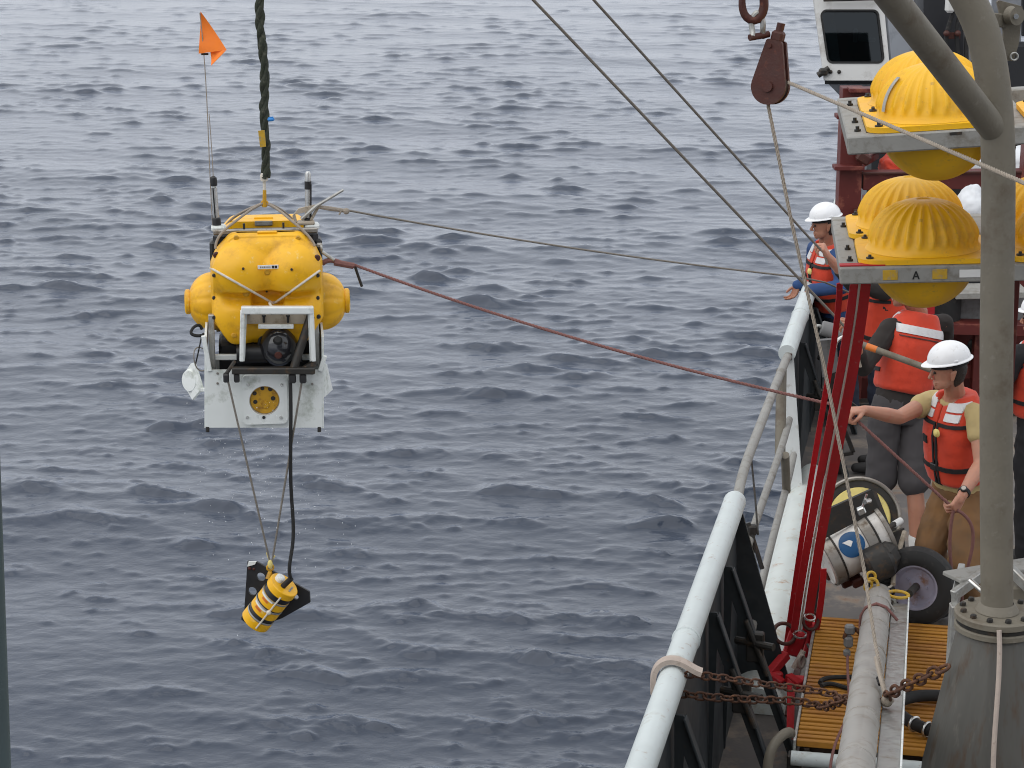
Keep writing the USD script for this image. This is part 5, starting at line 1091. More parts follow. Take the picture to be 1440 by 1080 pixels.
    for hp, kn, an, fd in legs:
        if leg_len == 'shorts': T += limb([hp, hp * .5 + kn * .5, kn + unit(hp - kn) * .03], [.105, .105, .100])
        else: T += limb([hp, hp * .5 + kn * .5, kn, kn * .5 + an * .5, an + np.array((0, 0, .02))], [.100 + baggy * .4, .090 + baggy, .072 + baggy, .068 + baggy, .058 + baggy])
    part(t, 'shorts' if leg_len == 'shorts' else 'trousers', skin_mesh(union(T), 0.02, 5, 0.018, 11, seed + 3), mats['trousers'], smooth=70)
    for hp, kn, an, fd in legs:
        f_ = unit(fd); z = np.array((0, 0, 1.0))
        if leg_len == 'shorts': part(t, 'sock', skin_mesh(union(limb([an + unit(kn - an) * .10, an, an - z * .03], [.048, .045, .045])), 0.014, 3, .003, 40), 'sock_white', smooth=70)
        sh_ = union(limb([an - z * .030 - f_ * .045, an - z * .042 + f_ * .10, an - z * .050 + f_ * .19], [.050, .046, .036]) + limb([an - z * .02, an - z * .03], [.05, .05]))
        part(t, 'shoe', skin_mesh(sh_, 0.016, 3), 'shoe_dark', smooth=70)
    # --- life vest
    if vest:
        cut = [hull2(B.N - B.U * .02 + B.F * .02, .062, B.N + B.U * .16 + B.F * .07, .115)]
        for sh, el, wr in arms:
            o = unit(sh - B.p(0, 0, .86)); cut += [hull2(sh + o * .045 - B.U * .02, .074, sh + o * .30 - B.U * .05, .12), hull2(sh + o * .04 - B.U * .13, .045, sh + o * .26 - B.U * .16, .09)]
        cut.append(B.slab(-.006, .006, .08, .4, -.2, 1.2))
        cutu = union(cut); base = B.rings(VEST) - cutu
        v = part(t, 'life_vest', skin_mesh(base, 0.018, 3, 0.007, 14, seed + 7), 'vest_orange', smooth=60)
        def inflated(box, add, nm, m): part(v, nm, tm(((B.rings(VEST, add) - cutu) ^ box).refine_to_length(.03)), m, smooth=50)
        for s in (-1, 1):
            inflated(B.slab(s * .045, s * .135, .03, .3, .86, .925), .008, 'reflective_tape', 'reflective')
            inflated(B.slab(s * .045, s * .135, -.01, .3, .945, 1.02), .008, 'reflective_tape', 'reflective')
        inflated(B.slab(-.17, .17, -.4, -.02, .81, .90), .008, 'reflective_tape', 'reflective')
        inflated(B.slab(-.16, .16, -.4, -.04, .772, .784), .0075, 'seam', 'rust_red')
        part(v, 'buckle', cbox((.055, .02, .045), .006, B.p(.015, .178, .378), np.stack([B.R, B.F, B.U], 1)), 'black_plastic')
        inflated(B.slab(-.4, .4, -.4 if belt else .0, .4, .355, .40), .009, 'waist_belt', 'webbing_black')
        inflated(B.slab(-.4, .4, -.05, .4, .80, .83), .009, 'chest_strap', 'webbing_black')
        inflated(B.slab(-.020, .020, .05, .4, .18, .83), .0075, 'zip_strip', 'webbing_black')
        inflated(B.slab(.065, .11, .05, .4, .60, .675), .0085, 'dark_badge', 'webbing_black')
        part(v, 'whistle', cat([ball(B.p(-.045, .195, .765), (.018, .018, .024), 2), ring(B.p(-.045, .195, .765), .020, .006, B.F, 14, 6)]), 'reel_yellow')
    # --- helmet
    hz0 = .074; rx, ry, rz = .109, .124, .108
    prof = [(1.0, 0.0)] + [(math.cos(u), math.sin(u)) for u in np.linspace(0.10, 1.5, 16)] + [(0.0, 1.0)]
    def lift(m):
        V = m.vertices; V = np.stack([V[:, 0] * rx, V[:, 1] * ry, V[:, 2] * rz], 1) * sc
        tl = math.radians(-4 + hdown); V[:, 1:] = V[:, 1:] @ np.array([[math.cos(tl), -math.sin(tl)], [math.sin(tl), math.cos(tl)]]).T
        m = m.copy(); m.vertices = C + hu * hz0 * sc - hf * .012 * sc + V[:, :1] * hr + V[:, 1:2] * hf + V[:, 2:] * hu
        if m.volume < 0: m.invert()
        return m
    dome_ = lathe([(0, 0.0)] + prof, 64, wob=lambda a, h: 1 + 0.022 * np.clip(h * 3, 0, 1) * (np.exp(-((np.mod(a - math.pi / 2 + math.pi, 2 * math.pi) - math.pi) / .10) ** 2) + np.exp(-((np.mod(a + math.pi / 2 + math.pi, 2 * math.pi) - math.pi) / .10) ** 2)))
    h = part(t, 'helmet', lift(dome_), 'helmet_white', smooth=60)
    a = np.linspace(0, 2 * math.pi, 65)[:-1]; out = []
    for k, (e, z) in enumerate([(0.985, .04), (1.06, .0), (1.10, -.035), (1.10, -.075), (1.05, -.05), (0.93, -.01)]):
        pk = np.exp(-((a - math.pi / 2) / .62) ** 2) * (.21 if k in (1, 2, 3, 4) else 0) * (1 if k != 1 else .5)
        out.append(np.stack([np.cos(a) * e, np.sin(a) * (e + pk), np.full(64, z) - pk * .12], 1))
    V = np.vstack(out); f = []
    for i in range(6):
        j = (i + 1) % 6
        for k in range(64): w = (k + 1) % 64; f += [(i * 64 + k, j * 64 + k, j * 64 + w), (i * 64 + k, j * 64 + w, i * 64 + w)]
    part(h, 'brim', lift(trimesh.Trimesh(V, f, process=False)), 'helmet_white', smooth=60)
    part(h, 'inner_band', lift(lathe([(0.86, -0.30), (0.88, -0.30), (0.90, -.06), (0.86, -.06)], 40)), 'webbing_black')
    for s in (-1, 1): part(h, 'side_slot', lift(cbox((.06, .20, .10), .02, (s * 1.0, -.12, .10))), 'helmet_white')
    return t, B
dn = np.array((0, 0, 1.0))

# front man in yellow shirt, right arm stretched out along the red rope
Fm = (-.85, -.53, 0); Fr = np.array((-.53, .85, 0))
O = at(1351, 694, 11.88); N_ = at(1343, 560, 11.82)
shR, shL = N_ + Fr * .185 - dn * .055, N_ - Fr * .185 - dn * .06
armR = (shR, at(1264, 587, 11.72), at(1216, 577, 11.50)); armL = (shL, at(1380, 652, 11.52), at(1353, 697, 11.33))
hpR, hpL = O + Fr * .09 - dn * .03, O - Fr * .09 - dn * .03
person('man in yellow shirt and brown trousers reaching out to hold the red rope', O, N_, Fm, at(1333, 523, 11.72), (-.93, -.05, -.12), [armR, armL],
       [(hpR, at(1308, 772, 11.72), at(1322, 860, 12.05), Fm), (hpL, at(1354, 796, 11.46), at(1370, 868, 11.78), Fm)], ['short', 'short'], 'long',
       dict(skin='skin', shirt='shirt_yellow', trousers='trousers_brown'), baggy=0.018, hands=[((-1, -.25, 0.02), (-.1, .1, -1), 1, (1.1, 1.2, .7)), ((-.5, -.3, -.75), (-.55, .8, .1), 1, (1.0, 1.1, .7))], seed=2)
wt = armL[2]; ad = unit(armL[1] - armL[2])
t = thing('wristwatch', 'black wristwatch with pale dial on the wrist of yellow shirted man', 'watch')
part(t, 'strap', lathe([(.030, -.011), (.036, -.010), (.036, .010), (.030, .011)], 24, wt + ad * .028, ad), 'webbing_black')
cn = unit(CAM - wt); cn = unit(cn - ad * (cn @ ad) + np.array((-.3, 0, 0)))
part(t, 'case', lathe([(0, .009), (.017, .009), (.020, .004), (.020, -.004), (0, -.004)], 20, wt + ad * .028 + cn * .037, cn), 'black_plastic')
part(t, 'dial', lathe([(0, .0105), (.013, .0105), (.013, .0085), (0, .0085)], 20, wt + ad * .028 + cn * .037, cn), 'band_grey')

# man in charcoal shirt, back to us
Gm = (-.30, .95, 0); Gr = np.array((.95, .30, 0))
O = at(1264, 574, 13.22); N_ = at(1290, 446, 13.34)
shR, shL = N_ + Gr * .19 - dn * .06, N_ - Gr * .19 - dn * .06
armL2 = (shL, at(1213, 517, 13.05), at(1196, 470, 12.80)); armR2 = (shR, at(1326, 512, 13.55), at(1300, 522, 13.75))
hpR, hpL = O + Gr * .095 - dn * .03, O - Gr * .095 - dn * .03
person('man in charcoal shirt and grey shorts, back turned, under the lower shelf', O, N_, Gm, at(1275, 411, 13.30), (-.9, .35, 0), [armR2, armL2],
       [(hpR, at(1286, 683, 13.08), at(1289, 768, 12.98), (-.5, .8, 0)), (hpL, at(1238, 680, 13.15), at(1233, 772, 13.15), (-.5, .8, 0))], ['long', 'half'], 'shorts',
       dict(skin='skin_tan', shirt='shirt_charcoal', trousers='shorts_grey'), hands=[None, ((-.25, -.35, .9), (-.9, .2, 0), -1, (1.2, 1.2, .7))], belt=False, seed=5)

# man leaning on the rail
Lm = (-.93, -.36, 0); Lr = np.array((-.36, .93, 0))
O = at(1174, 448, 16.38); N_ = at(1163, 346, 16.30)
shR, shL = N_ + Lr * .185 - dn * .055, N_ - Lr * .185 - dn * .06
aR = (shR, at(1142, 400, 16.60), at(1122, 401, 16.30)); aL = (shL, at(1184, 404, 16.02), at(1140, 408, 15.96))
hpR, hpL = O + Lr * .09 - dn * .03, O - Lr * .09 - dn * .03
person('man in blue long sleeved shirt leaning on the white rail', O, N_, Lm, at(1159, 317, 16.24), (-.97, -.15, -.10), [aR, aL],
       [(hpR, at(1188, 520, 16.5), at(1190, 585, 16.5), Lm), (hpL, at(1190, 522, 16.3), at(1196, 588, 16.3), Lm)], ['long', 'long'], 'long',
       dict(skin='skin_tan', shirt='shirt_blue', trousers='cloth_navy'), hands=[((-.35, -.1, -.93), (-.6, -.3, -.2), 1, (.45, .5, .4), .88), ((-.85, -.1, -.45), (-.2, -.2, -1), 1, (.6, .6, .4), .88)], seed=9)

# man behind the lower shelf, fist raised on the line
Hm = (-.95, .25, 0); Hr = np.array((.25, .95, 0))
O = at(1244, 510, 15.05); N_ = at(1247, 391, 14.98)
shR, shL = N_ + Hr * .185 - dn * .06, N_ - Hr * .185 - dn * .06
aR = (shR, at(1250, 442, 15.35), at(1226, 428, 15.12)); aL = (shL, at(1197, 397, 14.66), at(1164, 361, 14.52))
hpR, hpL = O + Hr * .09 - dn * .03, O - Hr * .09 - dn * .03
person('man mostly hidden behind the rack, bare fist raised gripping a line', O, N_, Hm, at(1250, 364, 14.92), (-.98, .1, 0), [aR, aL],
       [(hpR, at(1246, 590, 15.1), at(1248, 660, 15.15), Hm), (hpL, at(1240, 592, 14.95), at(1240, 662, 14.95), Hm)], ['long', 'half'], 'long',
       dict(skin='skin', shirt='shirt_charcoal', trousers='cloth_navy'), hands=[((-.9, -.2, .1), (0, 0, -1), 1, (1.1, 1.2, .7)), ((-.42, -.2, .88), (-.85, .3, -.3), -1, (1.25, 1.25, .8))], seed=12)

# man at the right edge behind the post
Rm = (-.45, .89, 0); Rr = np.array((.89, .45, 0))
O = at(1468, 600, 13.05); N_ = at(1462, 482, 13.02)
shR, shL = N_ + Rr * .19 - dn * .06, N_ - Rr * .19 - dn * .06
hpR, hpL = O + Rr * .09 - dn * .03, O - Rr * .09 - dn * .03
person('man in black clothes cut off at the right edge, behind the davit post', O, N_, Rm, at(1460, 451, 12.96), (-.8, .5, 0), [(shR, at(1510, 545, 13.2), at(1500, 590, 13.4)), (shL, at(1413, 535, 12.95), at(1402, 575, 13.1))],
       [(hpR, at(1478, 705, 13.1), at(1480, 785, 13.1), Rm), (hpL, at(1446, 705, 12.98), at(1444, 788, 12.95), Rm)], ['long', 'long'], 'long',
       dict(skin='skin', shirt='cloth_black', trousers='cloth_black'), hands=[((-.1, .3, -.9), (-.5, .2, 0), 1, (.5, .6, .4)), ((-.1, .3, -.9), (.5, .2, 0), 1, (.5, .6, .4))], seed=15)

# ---------------------------------------------------------------- lines, ropes and chains
single('hauling_line', 'grey line from the upper left sky to the charcoal shirted man', 'line', tube([at(655, -112, 10.9), at(750, 0, 11.2), at(1120, 388, 12.45), at(1194, 466, 12.70), at(1192, 480, 12.72)], 0.0085, 8), 'rope_grey')
single('hauling_line', 'grey line from upper sky down to the raised fist', 'line', tube([at(750, -104, 12.1), at(835, 0, 12.5), at(1135, 331, 14.4), at(1160, 357, 14.5), at(1163, 372, 14.5)], 0.0085, 8), 'rope_grey')
pA = sag(OB.wor(ob(490, 296, -0.05)), at(1120, 389, 14.6), 0.03, 40)
t = thing('tag_line', 'thin grey tag line from instrument top to men at the rail', 'line')
part(t, 'line_run', tube(np.vstack([pA, [at(1160, 397, 14.75)], [at(1222, 423, 15.05)], [at(1262, 440, 15.3)]]), 0.0065, 8), 'rope_grey')
part(t, 'whipping', cat([tube([OB.wor(ob(x, y, -0.05)) for x, y in ((442, 290), (462, 293), (490, 297))], [0.010, 0.014, 0.012], 8), ball(OB.wor(ob(487, 297, -.06)), 0.020, 2), tube([OB.wor(ob(480, 296, -.06)), OB.wor(ob(477, 302, -.06))], 0.006, 6)]), 'rope_tan')
t = thing('red_tag_line', 'reddish tag line from instrument side to yellow shirted man', 'rope')
hR = armR[2] + np.array((-.085, -.03, -.015)); hL = armL[2] + np.array((-.05, -.03, -.075))
pB = sag(OB.wor(ob(497, 372, -0.12)), at(1172, 569, 11.47), 0.055, 50)
part(t, 'line_run', laid(np.vstack([pB, [hR]]), 0.0095), 'rope_red')
part(t, 'line_run', laid([hR, hL + (0, 0, .01)], 0.0095), 'rope_red')
part(t, 'hanging_loop', tube(curve([hL, hL + (-.01, 0, -.10), hL + (.0, 0, -.30), hL + (.03, 0, -.5), hL + (.03, .02, -.62)], 24), 0.0095, 8), 'rope_red')
part(t, 'hanging_loop', tube(curve([hL + (.02, 0, 0), hL + (.10, 0, -.08), hL + (.105, 0, -.3), hL + (.10, .02, -.6)], 24), 0.0095, 8), 'rope_red')
part(t, 'bungee_end', cat([tube(curve([OB.wor(ob(x, y, -.13)) for x, y in ((453, 371), (465, 366), (480, 370), (499, 373))], 16), 0.016, 8), tube([OB.wor(ob(x, y, -.13)) for x, y in ((470, 369), (497, 374))], 0.020, 8)]), 'rope_red')
part(t, 'dangling_end', tube([OB.wor(ob(x, y, -.13)) for x, y in ((499, 374), (503, 386), (509, 403))], 0.009, 8), 'dark_metal')
t = thing('block_rope', 'tan rope from the snatch block down to the spar', 'rope')
part(t, 'rope_run', laid([at(1079, 142, 9.5), at(1113, 312, 9.35), at(1160, 520, 9.18), at(1215, 800, 8.95), at(1231, 905, 8.65), at(1247, 984, 8.22)], 0.0085), 'rope_tan')
part(t, 'rope_run', tube(curve([at(1247, 984, 8.22), at(1240, 960, 8.3), at(1232, 925, 8.5)], 10), 0.0095, 8), 'rope_tan')
part(t, 'knot', cat([ball(at(1247, 986, 8.18), 0.025, 2), tube([at(1247, 985, 8.2), at(1230, 994, 8.2)], 0.012, 8), tube([at(1247, 985, 8.2), at(1256, 984, 8.2)], 0.012, 8)]), 'rope_tan')
part(t, 'tape_mark', tube([at(1236, 953, 8.36), at(1239, 962, 8.33)], 0.014, 8), 'webbing_black')
single('leading_rope', 'tan rope from the snatch block across the post to the right', 'rope', laid([at(1109, 116, 9.45), at(1250, 176, 8.55), at(1440, 257, 7.3), at(1560, 308, 6.6)], 0.0085), 'rope_tan')
t = thing('boat_hook', 'grey boat hook pole with orange tape held under the rack', 'boat hook')
a, b = at(1200, 480, 12.72), at(1345, 533, 12.45)
part(t, 'pole', tube([a, b], 0.020, 14), 'grey_paint'); part(t, 'orange_tape', tube([a + (b - a) * .13, a + (b - a) * .23], 0.0215, 14), 'label_orange')
part(t, 'hook_tip', tube(curve([a, a + (-.05, 0, .03), a + (-.10, 0, .0), a + (-.11, 0, -.04)], 12), 0.012, 8), 'steel'); part(t, 'lanyard', tube(curve([a + (.02, 0, 0), a + (.03, -.01, -.09), a + (.05, -.01, -.16)], 10), 0.010, 6), 'rope_tan')

def link(L, w, r):
    s = (L - w) / 2; a = np.linspace(-math.pi / 2, math.pi / 2, 7)
    P = [(s + (w / 2) * math.cos(x), (w / 2) * math.sin(x), 0) for x in a] + [(-s - (w / 2) * math.cos(x), -(w / 2) * math.sin(x), 0) for x in a]
    return tube(P, r, 7, closed=True, up=(0, 0, 1))
def chain(label, pts, L=0.052, w=0.036, r=0.0062, name='chain'):
    t = thing(name, label, 'chain', None); P = curve(pts, 400); s = np.r_[0, np.cumsum(np.linalg.norm(np.diff(P, axis=0), axis=1))]
    pitch = L - 2.15 * r; n = int(s[-1] / pitch); lk = link(L, w, r)
    for i in range(n + 1):
        u = i * pitch; c = np.array([np.interp(u, s, P[:, k]) for k in range(3)]); c2 = np.array([np.interp(min(u + .01, s[-1]), s, P[:, k]) for k in range(3)]); c1 = np.array([np.interp(max(u - .01, 0), s, P[:, k]) for k in range(3)])
        x = unit(c2 - c1); y = unit(np.cross(dn, x)); z = np.cross(x, y); a = math.radians(12 + 90 * (i % 2) + 9 * math.sin(i * 1.9)); y2, z2 = y * math.cos(a) + z * math.sin(a), -y * math.sin(a) + z * math.cos(a)
        part(t, 'link', xf(lk, np.stack([x, y2, z2], 1), c), 'rusty_chain', smooth=True)
    return t
chain('upper rusty chain from the white rail across to the spar', [at(958, 948, 8.52), at(985, 950, 8.54), at(1060, 960, 8.6), at(1120, 968, 8.62), at(1165, 975, 8.55), at(1196, 985, 8.3), at(1218, 978, 8.24)], 0.050, 0.034, 0.0052)
chain('lower rusty chain looping from under the rail to the spar', [at(948, 975, 8.60), at(985, 979, 8.62), at(1060, 984, 8.66), at(1125, 987, 8.66), at(1155, 993, 8.55), at(1180, 986, 8.36), at(1200, 982, 8.27)], 0.052, 0.036, 0.0056)
chain('rusty chain from the spar up to the grey pedestal', [at(1246, 983, 8.22), at(1262, 970, 8.1), at(1290, 957, 8.0), at(1318, 944, 7.92), at(1338, 936, 7.9)], 0.060, 0.042, 0.0070)
t = thing('chafe_sleeve', 'worn pinkish leather sleeve wrapped round the rail at the chain', 'sleeve')
rl = ship(RAIL_B, A_(945, 955), RAIL_H); rd_ = SHIP.R @ np.array((0, 1.0, 0)); rs = SHIP.R @ np.array((1.0, 0, 0))
pt = [rl + rs * x + dn * z + rd_ * y for x, z, y in ((-.078, -.07, -.02), (-.082, -.02, -.01), (-.072, .040, 0), (-.035, .078, .005), (.02, .082, .01), (.08, .055, .012), (.125, .035, .014))]
part(t, 'sleeve', tube(curve(pt, 24), 1.0, sq=(0.050, 0.022), up=None), 'leather_chafe')
# ---------------------------------------------------------------- further forward on the deck
t = thing('steel_cradle', 'dark red steel cradle frame of posts and beams behind the rack', 'steel frame')
CD = 18.0
V_ = lambda x, y, d=0.0: at(x, y, CD + d)
p0 = V_(1199, 122); foot = p0 * (1, 1, 0) + (0, 0, DECK)
part(t, 'post', bar(foot, p0, 0.19, 0.19, (0, 1, 0)), 'red_frame')
for y, x0, x1 in ((126, 1193, 1228), (163, 1175, 1212), (235, 1172, 1214)): part(t, 'end_tab', bar(V_(x0, y, -.12), V_(x1, y, -.12), 0.16, 0.035), 'red_frame')
part(t, 'beam', bar(V_(1212, 253), V_(1500, 250), 0.16, 0.15), 'red_frame')
part(t, 'beam_lip', bar(V_(1212, 244, -.1), V_(1500, 241, -.1), 0.03, 0.02), 'rust_red')
part(t, 'beam', bar(V_(1214, 286, 0.5), V_(1500, 284, 0.5), 0.14, 0.13), 'red_frame')
part(t, 'beam', bar(V_(1206, 233, -.08), V_(1232, 218, .6), 0.06, 0.06), 'red_frame')
part(t, 'beam', bar(V_(1214, 292, -.06), V_(1248, 272, .9), 0.08, 0.10), 'red_frame')
part(t, 'brace', bar(V_(1214, 318, -.05), V_(1248, 342, .9), 0.08, 0.08), 'red_frame')
part(t, 'brace', bar(V_(1216, 205, .02), V_(1260, 214, 1.2), 0.08, 0.07), 'red_frame')
p1 = V_(1455, 200); part(t, 'post', bar(p1 * (1, 1, 0) + (0, 0, DECK), p1, 0.19, 0.19, (0, 1, 0)), 'red_frame')
part(t, 'small_latch', cat([cbox((.12, .08, .09), .015, V_(1214, 222, -.15), roty(30)), cbox((.09, .06, .08), .01, V_(1208, 300, -.14))]), 'rust_red')
t = thing('steel_skid', 'low dark red steel skid with shelves behind the men', 'skid')
WD = 16.6
part(t, 'top_beam', bar(at(1290, 458, WD), at(1500, 463, WD), 0.20, 0.09), 'red_frame')
part(t, 'mid_beam', bar(at(1200, 520, WD + .2), at(1500, 520, WD + .2), 0.16, 0.11), 'red_frame')
part(t, 'back_plate', slab([at(1200, 440, WD + .5), at(1500, 440, WD + .5), at(1500, 590, WD + .5), at(1200, 590, WD + .5)], 0.05), 'red_frame')
for x in (1206, 1310, 1378, 1470): p = at(x, 455, WD + .1); part(t, 'upright', bar(p * (1, 1, 0) + (0, 0, DECK), p, 0.09, 0.09, (0, 1, 0)), 'red_frame')
part(t, 'lower_beam', bar(at(1200, 572, WD), at(1500, 574, WD), 0.14, 0.10), 'dark_metal')
for x, y in ((1322, 490), (1345, 493), (1372, 487)): part(t, 'pipe_fitting', cat([ball(at(x, y, WD + .2), .07, 2), cyl(at(x, y, WD + .2), at(x + 9, y + 9, WD + .2), .035, 12)]), 'dark_metal')
part(t, 'red_upright', bar(at(1306, 400, WD), at(1310, 445, WD), 0.12, 0.08, (0, 1, 0)), 'red_strap')
t = thing('grey_locker', 'worn light grey machinery box behind the men below the shelf', 'box')
part(t, 'casing', slab([at(1338, 405, WD + .3), at(1440, 405, WD + .3), at(1440, 452, WD + .3), at(1338, 452, WD + .3)], 0.30), 'machine_grey')
part(t, 'lid', bar(at(1338, 410, WD + .1), at(1440, 408, WD + .1), 0.36, 0.05), 'shelf_grey')
part(t, 'motor', lathe([(0, 0), (.14, 0), (.16, .03), (.16, .3), (.1, .34), (0, .34)], 24, at(1322, 452, WD + .1), (0, 0, 1)), 'black_rubber')
part(t, 'latch', ball(at(1358, 416, WD + .12), .03, 2), 'black_plastic')
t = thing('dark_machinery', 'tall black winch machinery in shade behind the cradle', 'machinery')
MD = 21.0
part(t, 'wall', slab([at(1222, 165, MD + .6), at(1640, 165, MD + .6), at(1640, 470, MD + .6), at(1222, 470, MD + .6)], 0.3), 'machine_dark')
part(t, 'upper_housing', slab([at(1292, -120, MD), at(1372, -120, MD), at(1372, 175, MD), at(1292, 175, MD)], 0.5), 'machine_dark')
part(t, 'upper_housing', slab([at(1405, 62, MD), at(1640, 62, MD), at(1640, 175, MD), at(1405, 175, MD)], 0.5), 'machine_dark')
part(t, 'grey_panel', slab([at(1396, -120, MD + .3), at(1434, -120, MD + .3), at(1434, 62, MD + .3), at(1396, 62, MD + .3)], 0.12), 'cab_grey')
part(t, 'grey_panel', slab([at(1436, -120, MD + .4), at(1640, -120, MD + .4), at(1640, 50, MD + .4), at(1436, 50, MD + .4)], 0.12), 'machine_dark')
for k, pts in enumerate([[(1343, 10), (1336, 30), (1331, 50), (1333, 90), (1340, 130)], [(1351, 20), (1346, 38), (1346, 60), (1350, 100), (1352, 140)], [(1360, 48), (1359, 80), (1361, 110), (1363, 150)]]):
    part(t, 'hydraulic_hose', tube(curve([at(x, y, MD - .45) for x, y in pts], 20), 0.022, 8), 'black_rubber')
part(t, 'pipe', cyl(at(1360, 45, MD - .4), at(1362, 165, MD - .4), 0.035, 12), 'machine_grey')
part(t, 'clamp', cat([ball(at(1331, 47, MD - .5), .03, 2), ball(at(1347, 47, MD - .5), .03, 2), bar(at(1330, 50, MD - .42), at(1350, 50, MD - .42), .05, .06)]), 'rust_red')
part(t, 'white_fitting', cbox((.09, .08, .16), .03, at(1336, 6, MD - .5)), 'cab_white')
part(t, 'white_fitting', cbox((.05, .06, .16), .02, at(1374, 98, MD - .4)), 'cab_white')
# white canvas heaps seen between the floats and the beam
def heap(label, cx_, cy_, D, sx_, sy_, sz_, seed, m='canvas_white', name='canvas_cover', ct='canvas'):
    s_ = trimesh.creation.icosphere(4, 1.0); v = s_.vertices.copy(); d = meshkit.fbm(v * 2.1 + seed, 3, seed) - .5
    v = v * (1 + .35 * d[:, None]); v[:, 2] = np.maximum(v[:, 2], -0.35); v = v * (sx_, sy_, sz_); s_.vertices = v + at(cx_, cy_, D)
    return single(name, label, ct, s_, m, smooth=True)
heap('white canvas cover heaped on the cradle beam, left of the post', 1352, 236, 18.6, 0.42, 0.3, 0.28, 3)
heap('white canvas cover heaped on the cradle beam, right of the post', 1452, 238, 18.6, 0.34, 0.3, 0.22, 8)
heap('bright orange cloth lying on the cradle beam between floats', 1262, 238, 18.3, 0.16, 0.2, 0.16, 5, 'vest_orange', 'orange_cloth', 'cloth')
heap('pale bundle on the cradle behind lower floats beside the post', 1366, 300, 17.2, 0.14, 0.2, 0.22, 6, 'canvas_white', 'pale_bundle', 'bundle')
# crane cab
t = thing('crane_cab', 'white crane cab with dark rounded window beyond the rack', 'crane cab')
KD = 24.0; K = lambda x, y, d=0.0: at(x, y, KD + d)
P = [K(1143, 2, .25), K(1240, -1, .25), K(1252, 114, 0), K(1158, 114, 0)]
ex = unit(P[1] - P[0]); nn = unit(np.cross(P[1] - P[0], P[3] - P[0])); nn = nn if nn[1] < 0 else -nn; ey = np.cross(nn, ex)
o = K(1198, 60, .13)
def kp(x, y): d = ray(x, y); q = CAM + d * (((P[3] - CAM) @ nn) / (d @ nn)); return ((q - o) @ ex, (q - o) @ ey)
outer = sg.Polygon([kp(1143, -8), kp(1240, -12), kp(1252, 114), kp(1158, 114)]).buffer(-.04).buffer(.04)
hole = sg.Polygon([kp(1152, 15), kp(1234, 15), kp(1243, 90), kp(1163, 90)]).buffer(-.07).buffer(.07, 8)
oo = o + nn * ((P[3] - o) @ nn)
def kplate(poly, t_, off, **k): return plate(poly, t_, oo + nn * off, ex, ey)
part(t, 'front_panel', kplate(outer.difference(hole), 0.05, 0.0), 'cab_white')
part(t, 'window_seal', kplate(hole.buffer(.004).difference(hole.buffer(-.018)), 0.062, -0.005), 'black_rubber')
part(t, 'window_pane', kplate(hole.buffer(-.016), 0.008, 0.02), 'window_glass')
part(t, 'left_wall', slab([K(1144, -8, .30), K(1144, -8, 1.8), K(1160, 112, 1.8), K(1160, 112, .05)], 0.03), 'cab_white')
part(t, 'right_wall', slab([K(1243, -12, .26), K(1310, -12, .9), K(1310, 125, .9), K(1254, 114, .03)], 0.04), 'cab_grey')
part(t, 'rear_wall', slab([K(1148, -8, 1.85), K(1310, -8, 1.5), K(1310, 125, 1.5), K(1160, 114, 1.85)], 0.04), 'machine_dark')
part(t, 'floor', slab([K(1160, 115, .02), K(1254, 115, .02), K(1310, 126, 1.5), K(1162, 115, 1.8)], 0.05), 'machine_dark')
part(t, 'roof', slab([K(1143, -10, .2), K(1243, -13, .2), K(1300, -14, 1.6), K(1146, -9, 1.9)], 0.06), 'cab_grey')
part(t, 'blind', slab([K(1150, 14, .45), K(1172, 14, .5), K(1182, 92, .4), K(1166, 92, .35)], 0.02), 'cab_grey')
part(t, 'inner_fitting', cat([cbox((.10, .05, .10), .02, K(1213, 52, .8)), cbox((.05, .05, .16), .02, K(1203, 50, .8)), cbox((.12, .05, .05), .02, K(1224, 56, .8))]), 'cab_grey')
part(t, 'skirt', trimesh.convex.convex_hull(np.array([K(1164, 117, .06), K(1254, 117, .06), K(1310, 128, .95), K(1166, 117, 1.6), K(1206, 160, .5), K(1256, 160, .4), K(1300, 160, .95), K(1206, 160, 1.4)])), 'cab_grey')
c0 = K(1235, 160, .8); part(t, 'column', bar(c0 * (1, 1, 0) + (0, 0, DECK), c0, 0.45, 0.45, (0, 1, 0)), 'cab_grey')
part(t, 'hinge', cat([cbox((.10, .10, .08), .02, K(1158, 101, -.05)), cyl(K(1150, 106, -.06), K(1166, 96, -.06), .035, 12)]), 'dark_metal')
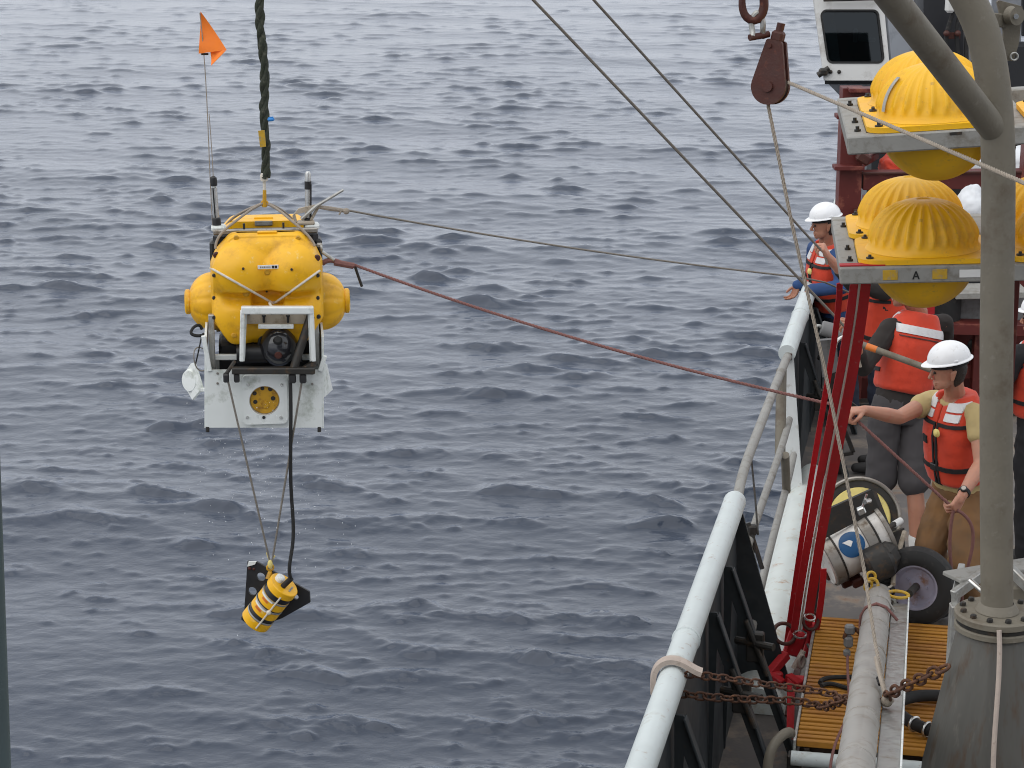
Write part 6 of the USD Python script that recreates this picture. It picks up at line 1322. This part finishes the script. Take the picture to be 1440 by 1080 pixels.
for x in (1168, 1180): part(t, 'lower_bolt', ball(K(x, 101, -.03), .022, 2), 'dark_metal')
part(t, 'roof_trim', bar(K(1158, -1, .1), K(1240, -3, .1), .04, .05), 'dark_metal')

t = thing('line_hauler', 'small grey line hauling gear standing by the far bulwark', 'deck gear')
HD = 14.9
part(t, 'cylinder', lathe([(0, 0), (.05, 0), (.055, .01), (.055, .17), (.03, .18), (0, .18)], 20, at(1155, 461, HD), (1, -.1, -.25)), 'machine_grey')
part(t, 'cable_end', tube(curve([at(1157, 462, HD), at(1150, 458, HD), at(1146, 462, HD)], 10), .012, 8), 'galvanised')
part(t, 'end_eye', ring(at(1184, 470, HD), .028, .011, (.2, -1, 0), 16, 8), 'galvanised')
part(t, 'face_plate', slab([at(1150, 478, HD + .1), at(1176, 476, HD + .1), at(1178, 520, HD + .1), at(1156, 530, HD + .1)], .05), 'machine_grey')
part(t, 'stand', slab([at(1160, 520, HD + .12), at(1180, 515, HD + .12), at(1186, 560, HD + .12), at(1170, 566, HD + .12)], .08), 'dark_metal')
g_ = at(1176, 560, HD + .12); part(t, 'foot', bar(g_ * (1, 1, 0) + (0, 0, DECK), g_, .12, .10, (0, 1, 0)), 'dark_metal')
t = thing('spar_shackle', 'dark shackle and short chain at the far end of spar', 'shackle')
part(t, 'bow', tube(curve([at(1246, 846, 10.9), at(1251, 841, 10.9), at(1257, 845, 10.9), at(1256, 853, 10.9), at(1248, 856, 10.9)], 18), .014, 8), 'galvanised')
for i, (x, y) in enumerate(((1253, 858), (1257, 868), (1255, 879), (1257, 890))): part(t, 'link', xf(link(.060, .042, .010), rotz(40 + 70 * i) @ roty(80), at(x, y, 10.86 - .04 * i)), 'dark_metal', smooth=True)
t = thing('toolbox_frame', 'dark steel frame standing on deck left of the shorts wearing man', 'frame')
for a_, b_ in (((1180, 585), (1200, 636)), ((1200, 636), (1178, 640)), ((1186, 560), (1206, 575))): part(t, 'bar', bar(at(*a_, 13.6), at(*b_, 13.6), .03, .03, (0, 1, 0)), 'dark_metal')
